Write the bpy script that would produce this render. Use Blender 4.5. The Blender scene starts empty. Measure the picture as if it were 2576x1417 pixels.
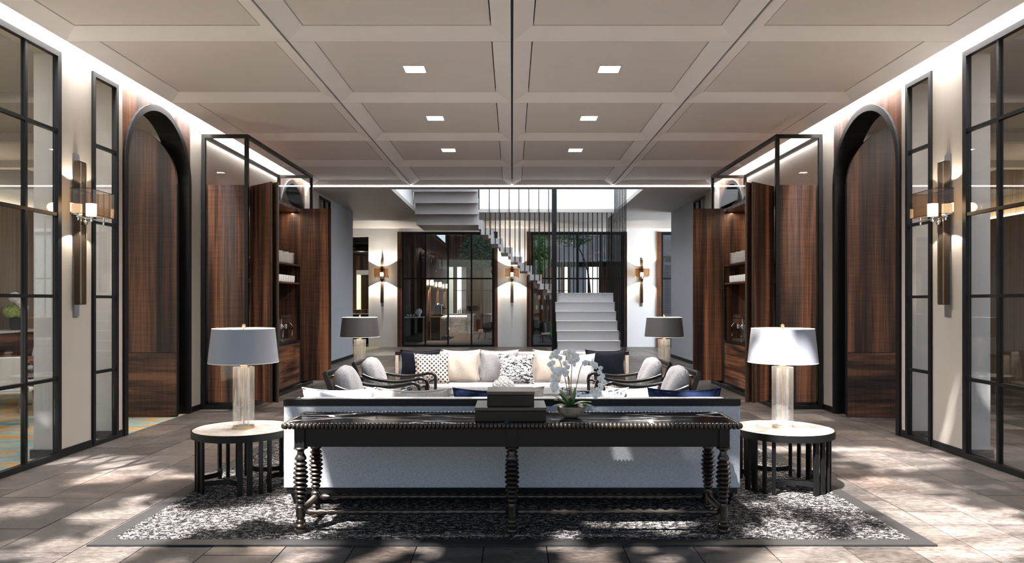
import bpy, bmesh, math, random
from mathutils import Vector, Matrix
R = math.radians
rnd = random.Random(7)
C = bpy.context.scene.collection
sc = bpy.context.scene

# ------------------------------------------------------------------ camera, sky, sun, exposure
cam_d = bpy.data.cameras.new('camera'); cam = bpy.data.objects.new('camera', cam_d); C.objects.link(cam)
cam.location = (0, 0, 1.65); cam.rotation_euler = (R(90), 0, 0)
cam_d.sensor_width = 36; cam_d.lens = 1832 / 2576 * 36; cam_d.shift_y = 51.5 / 2576
cam_d.clip_start = 0.05; cam_d.clip_end = 300
sc.camera = cam

world = bpy.data.worlds.new('sky'); sc.world = world; world.use_nodes = True
wn = world.node_tree; bgn = wn.nodes['Background']
skyn = wn.nodes.new('ShaderNodeTexSky'); skyn.sky_type = 'NISHITA'; skyn.sun_disc = False
skyn.sun_elevation = R(58); skyn.sun_rotation = R(218)
wn.links.new(skyn.outputs[0], bgn.inputs[0]); bgn.inputs[1].default_value = 0.105

sun_d = bpy.data.lights.new('sun', 'SUN'); sun = bpy.data.objects.new('sun', sun_d); C.objects.link(sun)
sun_d.energy = 23.0; sun_d.angle = R(1.0); sun_d.color = (1.0, 0.98, 0.97)
sun.rotation_euler = Vector((0.35, 0.45, -1)).to_track_quat('-Z', 'Y').to_euler()

vs = sc.view_settings
vs.view_transform = 'Standard'; vs.look = 'None'; vs.gamma = 1.0; vs.use_curve_mapping = False
vs.exposure = 0.72
cy = sc.cycles
cy.max_bounces = 9; cy.diffuse_bounces = 4; cy.glossy_bounces = 4; cy.transmission_bounces = 6; cy.transparent_max_bounces = 24
cy.caustics_reflective = False; cy.caustics_refractive = False; cy.sample_clamp_indirect = 6.0

# ------------------------------------------------------------------ helpers
class MB:
    def __init__(s): s.v = []; s.f = []
    def add(s, vs_, fs):
        o = len(s.v); s.v += [tuple(p) for p in vs_]; s.f += [tuple(i + o for i in f) for f in fs]; return s
    def box(s, x0, x1, y0, y1, z0, z1):
        x0, x1 = sorted((x0, x1)); y0, y1 = sorted((y0, y1)); z0, z1 = sorted((z0, z1))
        return s.add([(x0,y0,z0),(x1,y0,z0),(x1,y1,z0),(x0,y1,z0),(x0,y0,z1),(x1,y0,z1),(x1,y1,z1),(x0,y1,z1)],
                     [(0,3,2,1),(4,5,6,7),(0,1,5,4),(1,2,6,5),(2,3,7,6),(3,0,4,7)])
    def prism(s, poly, d):                      # polygon (3-D points, planar) extruded along vector d
        n = len(poly); d = Vector(d); a = [Vector(p) for p in poly]; b = [p + d for p in a]
        return s.add(a + b, [tuple(range(n))[::-1], tuple(range(n, 2*n))] + [(i, (i+1) % n, n + (i+1) % n, n + i) for i in range(n)])
    def lathe(s, prof, c=(0,0,0), seg=20, axis='z', cap=True):
        n = len(prof); vv = []; ff = []
        for r, h in prof:
            for k in range(seg):
                a = 2*math.pi*k/seg; p = (r*math.cos(a), r*math.sin(a), h)
                if axis == 'x': p = (h, r*math.cos(a), r*math.sin(a))
                if axis == 'y': p = (r*math.sin(a), h, r*math.cos(a))
                vv.append((p[0]+c[0], p[1]+c[1], p[2]+c[2]))
        for i in range(n-1):
            for k in range(seg):
                k2 = (k+1) % seg
                ff.append((i*seg+k, i*seg+k2, (i+1)*seg+k2, (i+1)*seg+k))
        if cap:
            if prof[0][0] > 1e-6: ff.append(tuple(range(seg))[::-1])
            if prof[-1][0] > 1e-6: ff.append(tuple((n-1)*seg+k for k in range(seg)))
        return s.add(vv, ff)
    def sweep(s, path, sec, side=None, close=False):
        # sec: 2-D section [(a,b)...]; at each path point axis a = side vector, b = tangent x side
        P = [Vector(p) for p in path]; n = len(P); vv = []; ff = []
        for i, p in enumerate(P):
            t = (P[min(i+1, n-1)] - P[max(i-1, 0)]).normalized()
            if side is None:
                u = t.cross(Vector((0,0,1)))
                if u.length < 1e-3: u = t.cross(Vector((0,1,0)))
            else: u = Vector(side)
            u = (u - t*u.dot(t)).normalized(); w = t.cross(u)
            k = sec(i/(n-1)) if callable(sec) else sec
            m = len(k)
            vv += [p + u*a + w*b for a, b in k]
        for i in range(n-1):
            for k in range(m):
                k2 = (k+1) % m; ff.append((i*m+k, i*m+k2, (i+1)*m+k2, (i+1)*m+k))
        ff += [tuple(range(m))[::-1], tuple((n-1)*m+k for k in range(m))]
        return s.add(vv, ff)
    def tube(s, path, r, seg=8):
        f = r if callable(r) else (lambda t: r)
        return s.sweep(path, lambda t: [(f(t)*math.cos(2*math.pi*k/seg), f(t)*math.sin(2*math.pi*k/seg)) for k in range(seg)])
    def rod(s, a, b, w, d=None):
        d = d or w
        return s.sweep([a, b], [(-w/2,-d/2),(w/2,-d/2),(w/2,d/2),(-w/2,d/2)])
    def ball(s, c, rx, ry=None, rz=None, seg=12, rings=8):
        ry = ry or rx; rz = rz or rx
        prof = [(math.sin(math.pi*i/rings), -math.cos(math.pi*i/rings)) for i in range(rings+1)]
        o = len(s.v); s.lathe(prof, seg=seg, cap=False)
        for i in range(o, len(s.v)):
            x, y, z = s.v[i]; s.v[i] = (c[0]+x*rx, c[1]+y*ry, c[2]+z*rz)
        return s
    def rot(s, ang, axis='Z', c=(0,0,0), o=0):
        M = Matrix.Translation(c) @ Matrix.Rotation(ang, 4, axis) @ Matrix.Translation(-Vector(c))
        for i in range(o, len(s.v)): s.v[i] = tuple(M @ Vector(s.v[i]))
        return s
    def move(s, d, o=0):
        for i in range(o, len(s.v)): s.v[i] = tuple(Vector(s.v[i]) + Vector(d))
        return s
    def mesh(s, name, m, smooth=False, bevel=0.0, merge=False, segs=1):
        bm = bmesh.new(); vv = [bm.verts.new(p) for p in s.v]
        for f in s.f:
            try: bm.faces.new([vv[i] for i in f])
            except ValueError: pass
        if merge: bmesh.ops.remove_doubles(bm, verts=bm.verts, dist=1e-5)
        bmesh.ops.recalc_face_normals(bm, faces=bm.faces)
        if bevel: bmesh.ops.bevel(bm, geom=bm.edges[:], offset=bevel, segments=segs, profile=0.6, affect='EDGES', clamp_overlap=True)
        me = bpy.data.meshes.new(name); bm.to_mesh(me); bm.free()
        if m: me.materials.append(m)
        if smooth:
            for p in me.polygons: p.use_smooth = True
            if smooth != 'all':
                try: me.set_sharp_from_angle(angle=R(40))
                except Exception: pass
        return me
    def build(s, name, m, parent=None, smooth=False, bevel=0.0, merge=False, segs=1):
        return put(name, s.mesh(name, m, smooth, bevel, merge, segs), parent)

def put(name, me, parent=None, loc=None, rot=None, scale=None):
    o = bpy.data.objects.new(name, me); C.objects.link(o)
    if parent: o.parent = parent
    if loc is not None: o.location = loc
    if rot is not None: o.rotation_euler = rot
    if scale is not None: o.scale = scale
    return o
def tag(o, label=None, cat=None, group=None, kind=None):
    if label: o['label'] = label
    if cat: o['category'] = cat
    if group: o['group'] = group
    if kind: o['kind'] = kind
    return o
def thing(name, label, cat, loc=(0,0,0), rz=0, group=None, kind=None):
    o = bpy.data.objects.new(name, None); C.objects.link(o)
    o.location = loc; o.rotation_euler = (0, 0, rz); o.empty_display_size = 0.1
    return tag(o, label, cat, group, kind)
def struct(o, label, cat): return tag(o, label, cat, None, 'structure')
def dup(root, loc, rz=None, label=None, group=None):
    def cp(o, par):
        c = o.copy(); C.objects.link(c); c.parent = par
        for ch in o.children: cp(ch, c)
        return c
    r = cp(root, None); r.location = loc
    if rz is not None: r.rotation_euler = (0, 0, rz)
    if label: r['label'] = label
    if group: r['group'] = group
    return r
def light(name, kind, loc, power, color=(1,1,1), size=0.1, rot=(0,0,0), parent=None, spot=None, blend=0.3, size_y=None, spread=None):
    d = bpy.data.lights.new(name, kind); d.energy = power; d.color = color
    if kind == 'AREA':
        d.size = size
        if size_y: d.shape = 'RECTANGLE'; d.size_y = size_y
        if spread: d.spread = spread
    elif kind == 'SPOT': d.spot_size = spot; d.spot_blend = blend; d.shadow_soft_size = size
    else: d.shadow_soft_size = size
    o = bpy.data.objects.new(name, d); C.objects.link(o); o.location = loc; o.rotation_euler = rot
    if parent: o.parent = parent
    return o

# ------------------------------------------------------------------ materials
class NT:
    def __init__(s, name):
        s.m = bpy.data.materials.new(name); s.m.use_nodes = True; s.t = s.m.node_tree
        s.b = s.t.nodes['Principled BSDF']; s.out = s.t.nodes['Material Output']
    def n(s, typ, **kw):
        x = s.t.nodes.new(typ)
        for k, v in kw.items(): setattr(x, k, v)
        return x
    def l(s, a, b): s.t.links.new(a, b)
    def pos(s, scale=(1,1,1), obj=False):
        g = s.n('ShaderNodeTexCoord').outputs['Object'] if obj else s.n('ShaderNodeNewGeometry').outputs['Position']
        mp = s.n('ShaderNodeMapping'); mp.inputs['Scale'].default_value = scale; s.l(g, mp.inputs['Vector']); return mp.outputs[0]
    def noise(s, vec, scale=5, detail=3, rough=0.5, dist=0):
        x = s.n('ShaderNodeTexNoise'); s.l(vec, x.inputs['Vector'])
        x.inputs['Scale'].default_value = scale; x.inputs['Detail'].default_value = detail
        x.inputs['Roughness'].default_value = rough; x.inputs['Distortion'].default_value = dist
        return x.outputs['Fac']
    def ramp(s, fac, stops, interp='LINEAR'):
        x = s.n('ShaderNodeValToRGB'); x.color_ramp.interpolation = interp; e = x.color_ramp.elements
        while len(e) > 1: e.remove(e[-1])
        for i, (p, c) in enumerate(stops):
            k = e[0] if i == 0 else e.new(p)
            k.position = p; k.color = (*c, 1) if isinstance(c, (tuple, list)) else (c, c, c, 1)
        s.l(fac, x.inputs[0]); return x.outputs[0]
    def math(s, op, a, b=None, c=None):
        x = s.n('ShaderNodeMath', operation=op)
        for i, q in enumerate((a, b, c)):
            if q is None: continue
            if isinstance(q, (int, float)): x.inputs[i].default_value = q
            else: s.l(q, x.inputs[i])
        return x.outputs[0]
    def mix(s, fac, a, b, typ='MIX'):
        x = s.n('ShaderNodeMix', data_type='RGBA', blend_type=typ)
        for i, q in ((0, fac), (6, a), (7, b)):
            if isinstance(q, (int, float)): x.inputs[i].default_value = q
            elif isinstance(q, (tuple, list)): x.inputs[i].default_value = (*q, 1)
            else: s.l(q, x.inputs[i])
        return x.outputs[2]
    def bump(s, h, strength=0.3, dist=0.01):
        x = s.n('ShaderNodeBump'); x.inputs['Strength'].default_value = strength; x.inputs['Distance'].default_value = dist
        s.l(h, x.inputs['Height']); s.l(x.outputs[0], s.b.inputs['Normal'])
    def col(s, c):
        if isinstance(c, (tuple, list)): s.b.inputs['Base Color'].default_value = (*c, 1)
        else: s.l(c, s.b.inputs['Base Color'])
    def set(s, rough=0.5, metal=0, spec=None, **kw):
        if isinstance(rough, (int, float)): s.b.inputs['Roughness'].default_value = rough
        else: s.l(rough, s.b.inputs['Roughness'])
        s.b.inputs['Metallic'].default_value = metal
        if spec is not None: s.b.inputs['Specular IOR Level'].default_value = spec
        return s.m

def plain(name, c, rough=0.5, metal=0, spec=None, var=0.06, vscale=3):
    t = NT(name); f = t.noise(t.pos(), vscale, 3)
    a = tuple(max(0, x*(1-var)) for x in c); b = tuple(x*(1+var) for x in c)
    t.col(t.ramp(f, [(0.3, a), (0.7, b)])); return t.set(rough, metal, spec)
def emis(name, c, k):
    t = NT(name); t.col((0.8,0.8,0.8)); t.b.inputs['Emission Color'].default_value = (*c, 1); t.b.inputs['Emission Strength'].default_value = k
    return t.m
def wood(name, horiz=False, gain=1.0, obj=False):
    t = NT(name)
    big, fine = ((0.5,0.5,7), (2,2,120)) if horiz else ((6,6,0.22), (110,110,1.2))
    f1 = t.noise(t.pos(big, obj), 1.0, 4, 0.6); f2 = t.noise(t.pos(fine, obj), 1.0, 2)
    f3 = t.noise(t.pos((2,2,90) if not horiz else (60,60,2), obj), 1.0, 1)
    f = t.math('ADD', t.math('MULTIPLY', f1, 0.75), t.math('ADD', t.math('MULTIPLY', f2, 0.22), t.math('MULTIPLY', f3, 0.10)))
    g = gain
    t.col(t.ramp(f, [(0.40, (.011*g,.0062*g,.005*g)), (0.48, (.040*g,.019*g,.012*g)), (0.55, (.092*g,.041*g,.023*g)), (0.66, (.24*g,.100*g,.047*g))]))
    t.bump(f2, 0.08, 0.002)
    return t.set(0.40, spec=0.25)
def glass(name, tint=(1,1,1), refl=1.0, rough=0.0, mul=1.0):
    m = bpy.data.materials.new(name); m.use_nodes = True; t = m.node_tree; t.nodes.clear()
    out = t.nodes.new('ShaderNodeOutputMaterial'); tr = t.nodes.new('ShaderNodeBsdfTransparent'); gl = t.nodes.new('ShaderNodeBsdfGlossy')
    tr.inputs[0].default_value = (*tint, 1); gl.inputs['Roughness'].default_value = rough; gl.inputs[0].default_value = (refl, refl, refl, 1)
    lw = t.nodes.new('ShaderNodeLayerWeight'); lw.inputs[0].default_value = 0.5          # Schlick reflection, the same from both faces
    pw = t.nodes.new('ShaderNodeMath'); pw.operation = 'POWER'; pw.inputs[1].default_value = 5.0
    mu = t.nodes.new('ShaderNodeMath'); mu.operation = 'MULTIPLY_ADD'; mu.inputs[1].default_value = 0.9*mul; mu.inputs[2].default_value = 0.04*mul
    mx = t.nodes.new('ShaderNodeMixShader')
    t.links.new(lw.outputs['Facing'], pw.inputs[0]); t.links.new(pw.outputs[0], mu.inputs[0]); t.links.new(mu.outputs[0], mx.inputs[0])
    t.links.new(tr.outputs[0], mx.inputs[1]); t.links.new(gl.outputs[0], mx.inputs[2])
    t.links.new(mx.outputs[0], out.inputs[0]); return m
def weave(name, c, c2, scale=260, rough=0.9, obj=True, bump=0.4, sheen=0.12):
    t = NT(name); p = t.pos((1,1,1), obj)
    w1 = t.noise(t.pos((scale, 30, 30), obj), 1, 2); w2 = t.noise(t.pos((30, 30, scale), obj), 1, 2); w3 = t.noise(t.pos((scale*.5, scale*.5, scale*.5), obj), 1, 2)
    f = t.math('MULTIPLY', t.math('ADD', t.math('ADD', w1, w2), w3), 0.333)
    t.col(t.ramp(f, [(0.36, c), (0.62, c2)])); t.bump(f, bump, 0.004)
    t.b.inputs['Sheen Weight'].default_value = sheen
    return t.set(rough, spec=0.15)
def paver(name, attr):
    t = NT(name)
    if attr: tone = t.n('ShaderNodeAttribute', attribute_name='tone').outputs['Fac']
    else: tone = t.n('ShaderNodeObjectInfo').outputs['Random']
    base = t.ramp(tone, [(0, (.027,.020,.016)), (0.25, (.076,.065,.058)), (0.5, (.040,.034,.031)), (0.75, (.108,.094,.085)), (1, (.058,.041,.032))])
    m1 = t.noise(t.pos((1.6, 3.2, 1)), 1.2, 4, 0.6, 0.6); m2 = t.noise(t.pos((18, 42, 1)), 1, 4, 0.65); m3 = t.noise(t.pos((90,140,1)), 1, 2)
    c = t.mix(0.75, base, t.ramp(m1, [(0.32, (.38,.33,.30)), (0.5, (.9,.87,.85)), (0.68, (1.7,1.62,1.55))]), 'MULTIPLY')
    c = t.mix(0.8, c, t.ramp(m2, [(0.32, 0.5), (0.62, 1.4)]), 'MULTIPLY')
    t.col(c); h = t.math('ADD', t.math('MULTIPLY', m2, 0.7), t.math('MULTIPLY', m3, 0.3)); t.bump(h, 0.25, 0.006)
    return t.set(t.ramp(m2, [(0.3, 0.30), (0.7, 0.55)]), spec=0.45)

M = {}
M['paver'] = paver('stone paver', False); M['paver_far'] = paver('stone paver far', True)
M['joint'] = plain('sand joint', (.13,.10,.072), 0.9)
M['black'] = plain('black metal', (.005,.005,.005), 0.42, spec=0.22)
M['black_wood'] = plain('ebonised wood', (.0065,.006,.006), 0.33, spec=0.28)
M['bronze'] = plain('dark bronze', (.075,.060,.048), 0.30, metal=0.85)
M['brass'] = plain('brushed brass', (.55,.38,.2), 0.3, metal=1)
M['chrome'] = plain('chrome', (.8,.8,.8), 0.1, metal=1)
M['steel'] = plain('steel', (.42,.42,.43), 0.28, metal=1)
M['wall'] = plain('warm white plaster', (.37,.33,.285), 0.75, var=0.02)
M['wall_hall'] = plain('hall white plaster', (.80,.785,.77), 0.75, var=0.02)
M['wall_grey'] = plain('grey plaster', (.36,.37,.39), 0.75, var=0.02)
M['ceil'] = plain('daylit ceiling border paint', (.83,.815,.83), 0.6, var=0.015)  # border paint lightened: daylight from the front is put into the colour
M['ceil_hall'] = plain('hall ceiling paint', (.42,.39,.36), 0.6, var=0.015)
M['ceil_panel'] = plain('shaded ceiling panel paint', (.68,.645,.635), 0.6, var=0.015)  # same ceiling, toned darker where the panels catch less daylight
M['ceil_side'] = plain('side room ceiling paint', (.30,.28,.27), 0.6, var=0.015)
M['gap'] = plain('black shadow gap', (.004,.004,.004), 0.8)
M['white'] = plain('white lacquer', (.80,.79,.80), 0.45, var=0.01)
M['stair'] = plain('white folded steel', (.42,.40,.40), 0.5, var=0.01)
M['wood'] = wood('smoked eucalyptus veneer'); M['wood_h'] = wood('veneer laid across', True); M['wood_dim'] = wood('dark oak', gain=0.8)
M['wood_warm'] = wood('warm teak', gain=1.9); M['wood_door'] = wood('shaded door veneer', gain=.55); M['wood_door_shaded_h'] = wood('shaded door veneer laid across', True, gain=.6)  # door veneer is darkened in colour for the weak light in the archways
M['glass'] = glass('window glass', (.93,.94,.94), 0.9, mul=1.0)
M['glass_thin'] = glass('clear display glass', (.985,.985,.985), 0.9, mul=0.35)
M['glass_amber'] = glass('smoked amber glass', (.86,.76,.66), 0.9, mul=0.8)
M['strip'] = emis('cove strip', (1.0,.97,.95), 150); M['strip_end'] = emis('slot light', (1.0,.97,.95), 6); M['strip_warm'] = emis('warm cove strip', (1.0,.80,.55), 7)
M['down'] = emis('downlight', (1.0,.96,.92), 16)
M['candle'] = emis('sconce candle', (1.0,.86,.66), 9)
M['skypanel'] = emis('skylight', (.82,.90,1.0), 4.5)
M['marble_w'] = None
t = NT('white onyx'); f = t.noise(t.pos((3,5,3)), 1.5, 5, 0.65, 1.2); t.col(t.ramp(f, [(0.35,(.66,.55,.45)),(0.5,(.84,.81,.78)),(0.7,(.86,.84,.82))])); M['marble_w'] = t.set(0.25)
t = NT('veined marble'); f = t.noise(t.pos((2,2,3)), 1.6, 6, 0.62, 2.2); t.col(t.ramp(f, [(0.4,(.66,.60,.54)),(0.5,(.42,.32,.25)),(0.55,(.70,.66,.62))])); M['marble_v'] = t.set(0.3)
# black marble with white veins
t = NT('black marble')
p0 = t.pos((0.75, 2.6, 1.0)); p0.node.inputs['Rotation'].default_value = (0, 0, .45); nz = t.n('ShaderNodeTexNoise'); t.l(p0, nz.inputs['Vector']); nz.inputs['Scale'].default_value = 1.6; nz.inputs['Detail'].default_value = 5
vm = t.n('ShaderNodeVectorMath', operation='MULTIPLY_ADD'); t.l(nz.outputs['Color'], vm.inputs[0]); vm.inputs[1].default_value = (0.55,0.55,0.55); t.l(p0, vm.inputs[2])
vo = t.n('ShaderNodeTexVoronoi', feature='DISTANCE_TO_EDGE'); t.l(vm.outputs[0], vo.inputs['Vector']); vo.inputs['Scale'].default_value = 2.1
mask = t.noise(t.pos((1,1.4,1)), 2.3, 2); v1 = t.ramp(vo.outputs[0], [(0.0, 1.0), (0.014, 0.8), (0.034, 0.0)])
v = t.math('MULTIPLY', v1, t.ramp(mask, [(0.42, 0.0), (0.58, 1.0)]))
t.col(t.mix(v, (.004,.004,.005), (.70,.66,.62))); M['marble_k'] = t.set(0.12, spec=0.06)
# speckled rug
t = NT('speckled rug pile'); f1 = t.noise(t.pos((21,36,1)), 1.0, 5, 0.75, 0.5); f2 = t.noise(t.pos((75,115,1)), 1, 3, 0.6)
f = t.math('ADD', t.math('MULTIPLY', f1, 0.6), t.math('MULTIPLY', f2, 0.4))
t.col(t.ramp(f, [(0.485, (.006,.0055,.0055)), (0.525, (.05,.044,.041)), (0.58, (.40,.375,.36))])); t.bump(f, 0.9, 0.015); M['rug'] = t.set(0.95, spec=0.1)
t = NT('leather rug border'); f = t.noise(t.pos((180,180,1)), 1, 2); t.col(t.ramp(f, [(0.3,(.006,.0055,.005)),(0.7,(.014,.0125,.012))])); t.bump(f, 0.5, 0.004); M['rug_edge'] = t.set(0.6)
# carpet of the dining room
t = NT('blue gold carpet'); f = t.noise(t.pos((1.1,3.2,1)), 1.5, 6, 0.6, 0.8)
t.col(t.ramp(f, [(0.30,(.09,.20,.23)),(0.42,(.16,.27,.27)),(0.50,(.26,.30,.26)),(0.56,(.46,.24,.06)),(0.62,(.40,.18,.04)),(0.72,(.20,.30,.30))])); M['carpet'] = t.set(0.95, spec=0.1)
# herringbone cloth, woven in x (across) and z
t = NT('herringbone cloth'); sx = t.n('ShaderNodeSeparateXYZ'); t.l(t.pos(), sx.inputs[0])
u = t.math('MULTIPLY', t.math('ADD', sx.outputs[0], sx.outputs[1]), 34.0); zz = t.math('MULTIPLY', t.math('PINGPONG', u, 1.0), 0.036)
wv = t.math('SINE', t.math('MULTIPLY', t.math('ADD', sx.outputs[2], zz), 460.0))
t.col(t.ramp(t.math('MULTIPLY_ADD', wv, 0.5, 0.5), [(0.2,(.40,.37,.35)),(0.8,(.70,.67,.64))])); M['herring'] = t.set(0.9, spec=0.1)
M['fab_grey'] = weave('grey boucle', (.17,.165,.17), (.40,.39,.40)); M['fab_sofa'] = weave('pale grey sofa weave', (.33,.33,.345), (.62,.62,.64))
M['fab_seat'] = weave('seat weave', (.40,.38,.37), (.66,.64,.63)); M['fab_navy'] = weave('navy velvet', (.0012,.002,.005), (.0035,.0055,.012), 200, sheen=0)
M['fab_blue'] = weave('blue velvet', (.005,.010,.032), (.012,.022,.060), 200, sheen=0)
M['fab_beige'] = weave('beige linen', (.50,.42,.34), (.66,.58,.50), 200); M['fab_white'] = weave('off white linen', (.62,.60,.58), (.82,.80,.79), 240)
def linen(name, c, c2):
    t = NT(name); f = t.math('ADD', t.math('MULTIPLY', t.noise(t.pos((14,14,.35)), 1, 3), .7), t.math('MULTIPLY', t.noise(t.pos((70,70,3)), 1, 2), .3)); t.col(t.ramp(f, [(.38, c), (.62, c2)])); return t.set(.9, spec=.1)
M['fab_wall'] = linen('tan wall cloth', (.26,.20,.145), (.40,.32,.24))
M['fab_wall2'] = linen('brown wall cloth', (.14,.095,.06), (.21,.145,.095))
t = NT('black white brushstroke print'); f = t.noise(t.pos((16,16,40), True), 1, 3, 0.7, 0.8); t.col(t.ramp(f, [(0.46,(.014,.014,.016)),(0.52,(.80,.79,.79))])); M['print'] = t.set(0.9)
t = NT('diamond check cloth'); sx = t.n('ShaderNodeSeparateXYZ'); t.l(t.pos((1,1,1), True), sx.inputs[0])
a = t.math('PINGPONG', t.math('MULTIPLY', t.math('ADD', sx.outputs[0], sx.outputs[2]), 30.0), 1.0); b = t.math('PINGPONG', t.math('MULTIPLY', t.math('SUBTRACT', sx.outputs[0], sx.outputs[2]), 30.0), 1.0)
f = t.math('MINIMUM', a, b); t.col(t.ramp(f, [(0.25,(.74,.70,.66)),(0.45,(.40,.28,.17)),(0.55,(.03,.03,.04))])); M['check'] = t.set(0.9)
M['shade'] = plain('silver grey lampshade', (.30,.305,.33), 0.45, var=0.01); M['shade_dark'] = plain('charcoal lampshade', (.04,.037,.037), 0.5, var=0.01)
M['shade_in'] = plain('white lampshade lining', (.88,.85,.80), 0.8, var=0.01)
M['crystal'] = glass('lamp crystal', (.97,.96,.95), 1.0, 0.03, mul=1.6)
_t = M['crystal'].node_tree; _o = _t.nodes['Material Output'] if 'Material Output' in _t.nodes else [n for n in _t.nodes if n.type == 'OUTPUT_MATERIAL'][0]
_src = _o.inputs[0].links[0].from_socket; _tl = _t.nodes.new('ShaderNodeBsdfTranslucent'); _tl.inputs[0].default_value = (1,.97,.92,1); _df = _t.nodes.new('ShaderNodeBsdfDiffuse'); _df.inputs[0].default_value = (1,.97,.92,1)
_a = _t.nodes.new('ShaderNodeMixShader'); _t.links.new(_tl.outputs[0], _a.inputs[1]); _t.links.new(_df.outputs[0], _a.inputs[2])
_b = _t.nodes.new('ShaderNodeMixShader'); _b.inputs[0].default_value = .09; _t.links.new(_src, _b.inputs[1]); _t.links.new(_a.outputs[0], _b.inputs[2]); _t.links.new(_b.outputs[0], _o.inputs[0])
M['cane'] = plain('woven cane', (.13,.085,.05), 0.6); M['leaf'] = plain('orchid leaf', (.055,.12,.035), 0.35, var=0.5, vscale=30)
M['petal'] = plain('white petal', (.90,.89,.88), 0.6, var=0.03, vscale=40); M['lip'] = plain('yellow orchid lip', (.75,.6,.15), 0.6)
M['stem'] = plain('orchid stem', (.22,.17,.06), 0.5, var=0.3, vscale=20); M['bowl'] = plain('gilded stone bowl', (.36,.29,.22), 0.45, metal=0.25, var=0.35, vscale=22)
M['moss'] = plain('potting moss', (.10,.085,.05), 0.95, var=0.4, vscale=60)
M['china'] = plain('white china', (.82,.81,.80), 0.2, var=0.01)
M['foliage'] = plain('tree foliage', (.10,.17,.07), 0.6, var=0.6, vscale=4); M['foliage2'] = plain('bright foliage', (.16,.34,.06), 0.6, var=0.6, vscale=4)
M['bark'] = plain('bark', (.10,.075,.05), 0.9, var=0.4, vscale=9); M['yellow'] = plain('ripe fruit skin', (.72,.55,.07), 0.5, var=0.2, vscale=20)
M['stucco'] = plain('white stucco', (.72,.69,.66), 0.8, var=0.05); M['shutter'] = plain('blue grey shutter', (.30,.34,.40), 0.6)
M['chair_leather'] = plain('pale leather', (.55,.53,.52), 0.5); M['bottle'] = plain('green bottle glass', (.03,.045,.02), 0.1, spec=0.8); M['amber'] = plain('amber bottle glass', (.20,.07,.015), 0.1, spec=0.8)
M['curtain'] = plain('sheer curtain', (.80,.77,.72), 0.9); M['lit'] = emis('lit wall panel', (.90,1.0,.55), .7); M['vase'] = plain('dark ceramic', (.03,.028,.027), 0.25)
M['hyd'] = plain('hydrangea petal', (.78,.75,.70), 0.7, var=0.12, vscale=60); M['hyd_green'] = plain('green hydrangea', (.42,.50,.14), 0.7, var=0.2, vscale=60)

EYE, F = 1.65, 1832.0
def at(x, y, Y):                                # a point at depth Y from its direction
    return Vector(((x-1288)*Y/F, Y, EYE-(y-760)*Y/F))

WX = 4.785; WT = 5.03; CEIL = 4.382; CE = 4.68; CW = 2.352; RB = 5.281      # wall plane, its back, ceiling level, ceiling edge, coffer module
RIM = [(-1,'left'), (1,'right')]

# ------------------------------------------------------------------ floor
flr = struct(thing('floor', 'taupe stone floor of long staggered pavers with sandy joints', 'floor'), None, None); flr['kind'] = 'structure'
MB().box(-4.80, 10.4, -3.0, 27.0, -0.09, -0.028).build('bedding', M['joint'], flr)
pv = MB(); pv.prism([(-.5,-.5,-1),(.5,-.5,-1),(.5,.5,-1),(-.5,.5,-1)], (0,0,1))
bm_me = MB().box(-.5, .5, -.5, .5, -1, 0).mesh('paver', M['paver'], bevel=0.004)
tiles = []
for s_, x0, x1 in ((0, -4.79, 4.79), (1, 4.80, 10.3)):
    x = x0
    while x < x1 - 0.05:
        w = min(rnd.uniform(0.42, 0.54), x1 - x); y = 2.4 + rnd.uniform(-0.7, 0)
        while y < 26.9:
            L = min(rnd.uniform(0.52, 0.95), 26.95 - y)
            if y > 12: L = min(L*1.3, 26.95 - y)
            cx, cy_ = x + w/2, y + L/2
            if L > 0.1 and not (abs(cx) < 2.55 and 5.35 < cy_ < 11.2): tiles.append((cx, cy_, w, L, s_))
            y += L
        x += w
tiles.sort(key=lambda q: (q[4], abs(q[0]) > 0.70*q[1]+0.5 or q[1] < 4.3, q[1]))
for cx, cy_, w, L, s_ in tiles[:300]:
    put('paver', bm_me, flr, (cx, cy_, rnd.uniform(-0.0012, 0.0012)), (0,0,0), (w-0.007, L-0.007, 0.03))
far = MB(); tone = []
for cx, cy_, w, L, s_ in tiles[300:]:
    k = len(far.f); far.box(cx-w/2+.0035, cx+w/2-.0035, cy_-L/2+.0035, cy_+L/2-.0035, -0.03, rnd.uniform(-0.0012, 0.0012)); tone += [rnd.random()]*6
fo = far.build('paver_field', M['paver_far'], flr); fo['kind'] = 'stuff'
ca = fo.data.attributes.new('tone', 'FLOAT', 'FACE')
for i, v_ in enumerate(tone): ca.data[i].value = v_
carp = MB().box(-10.4, -4.80, 3.0, 27.0, -0.06, 0.0).build('floor', M['carpet']); struct(carp, 'teal and gold patterned carpet in the dining room', 'carpet')

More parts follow.
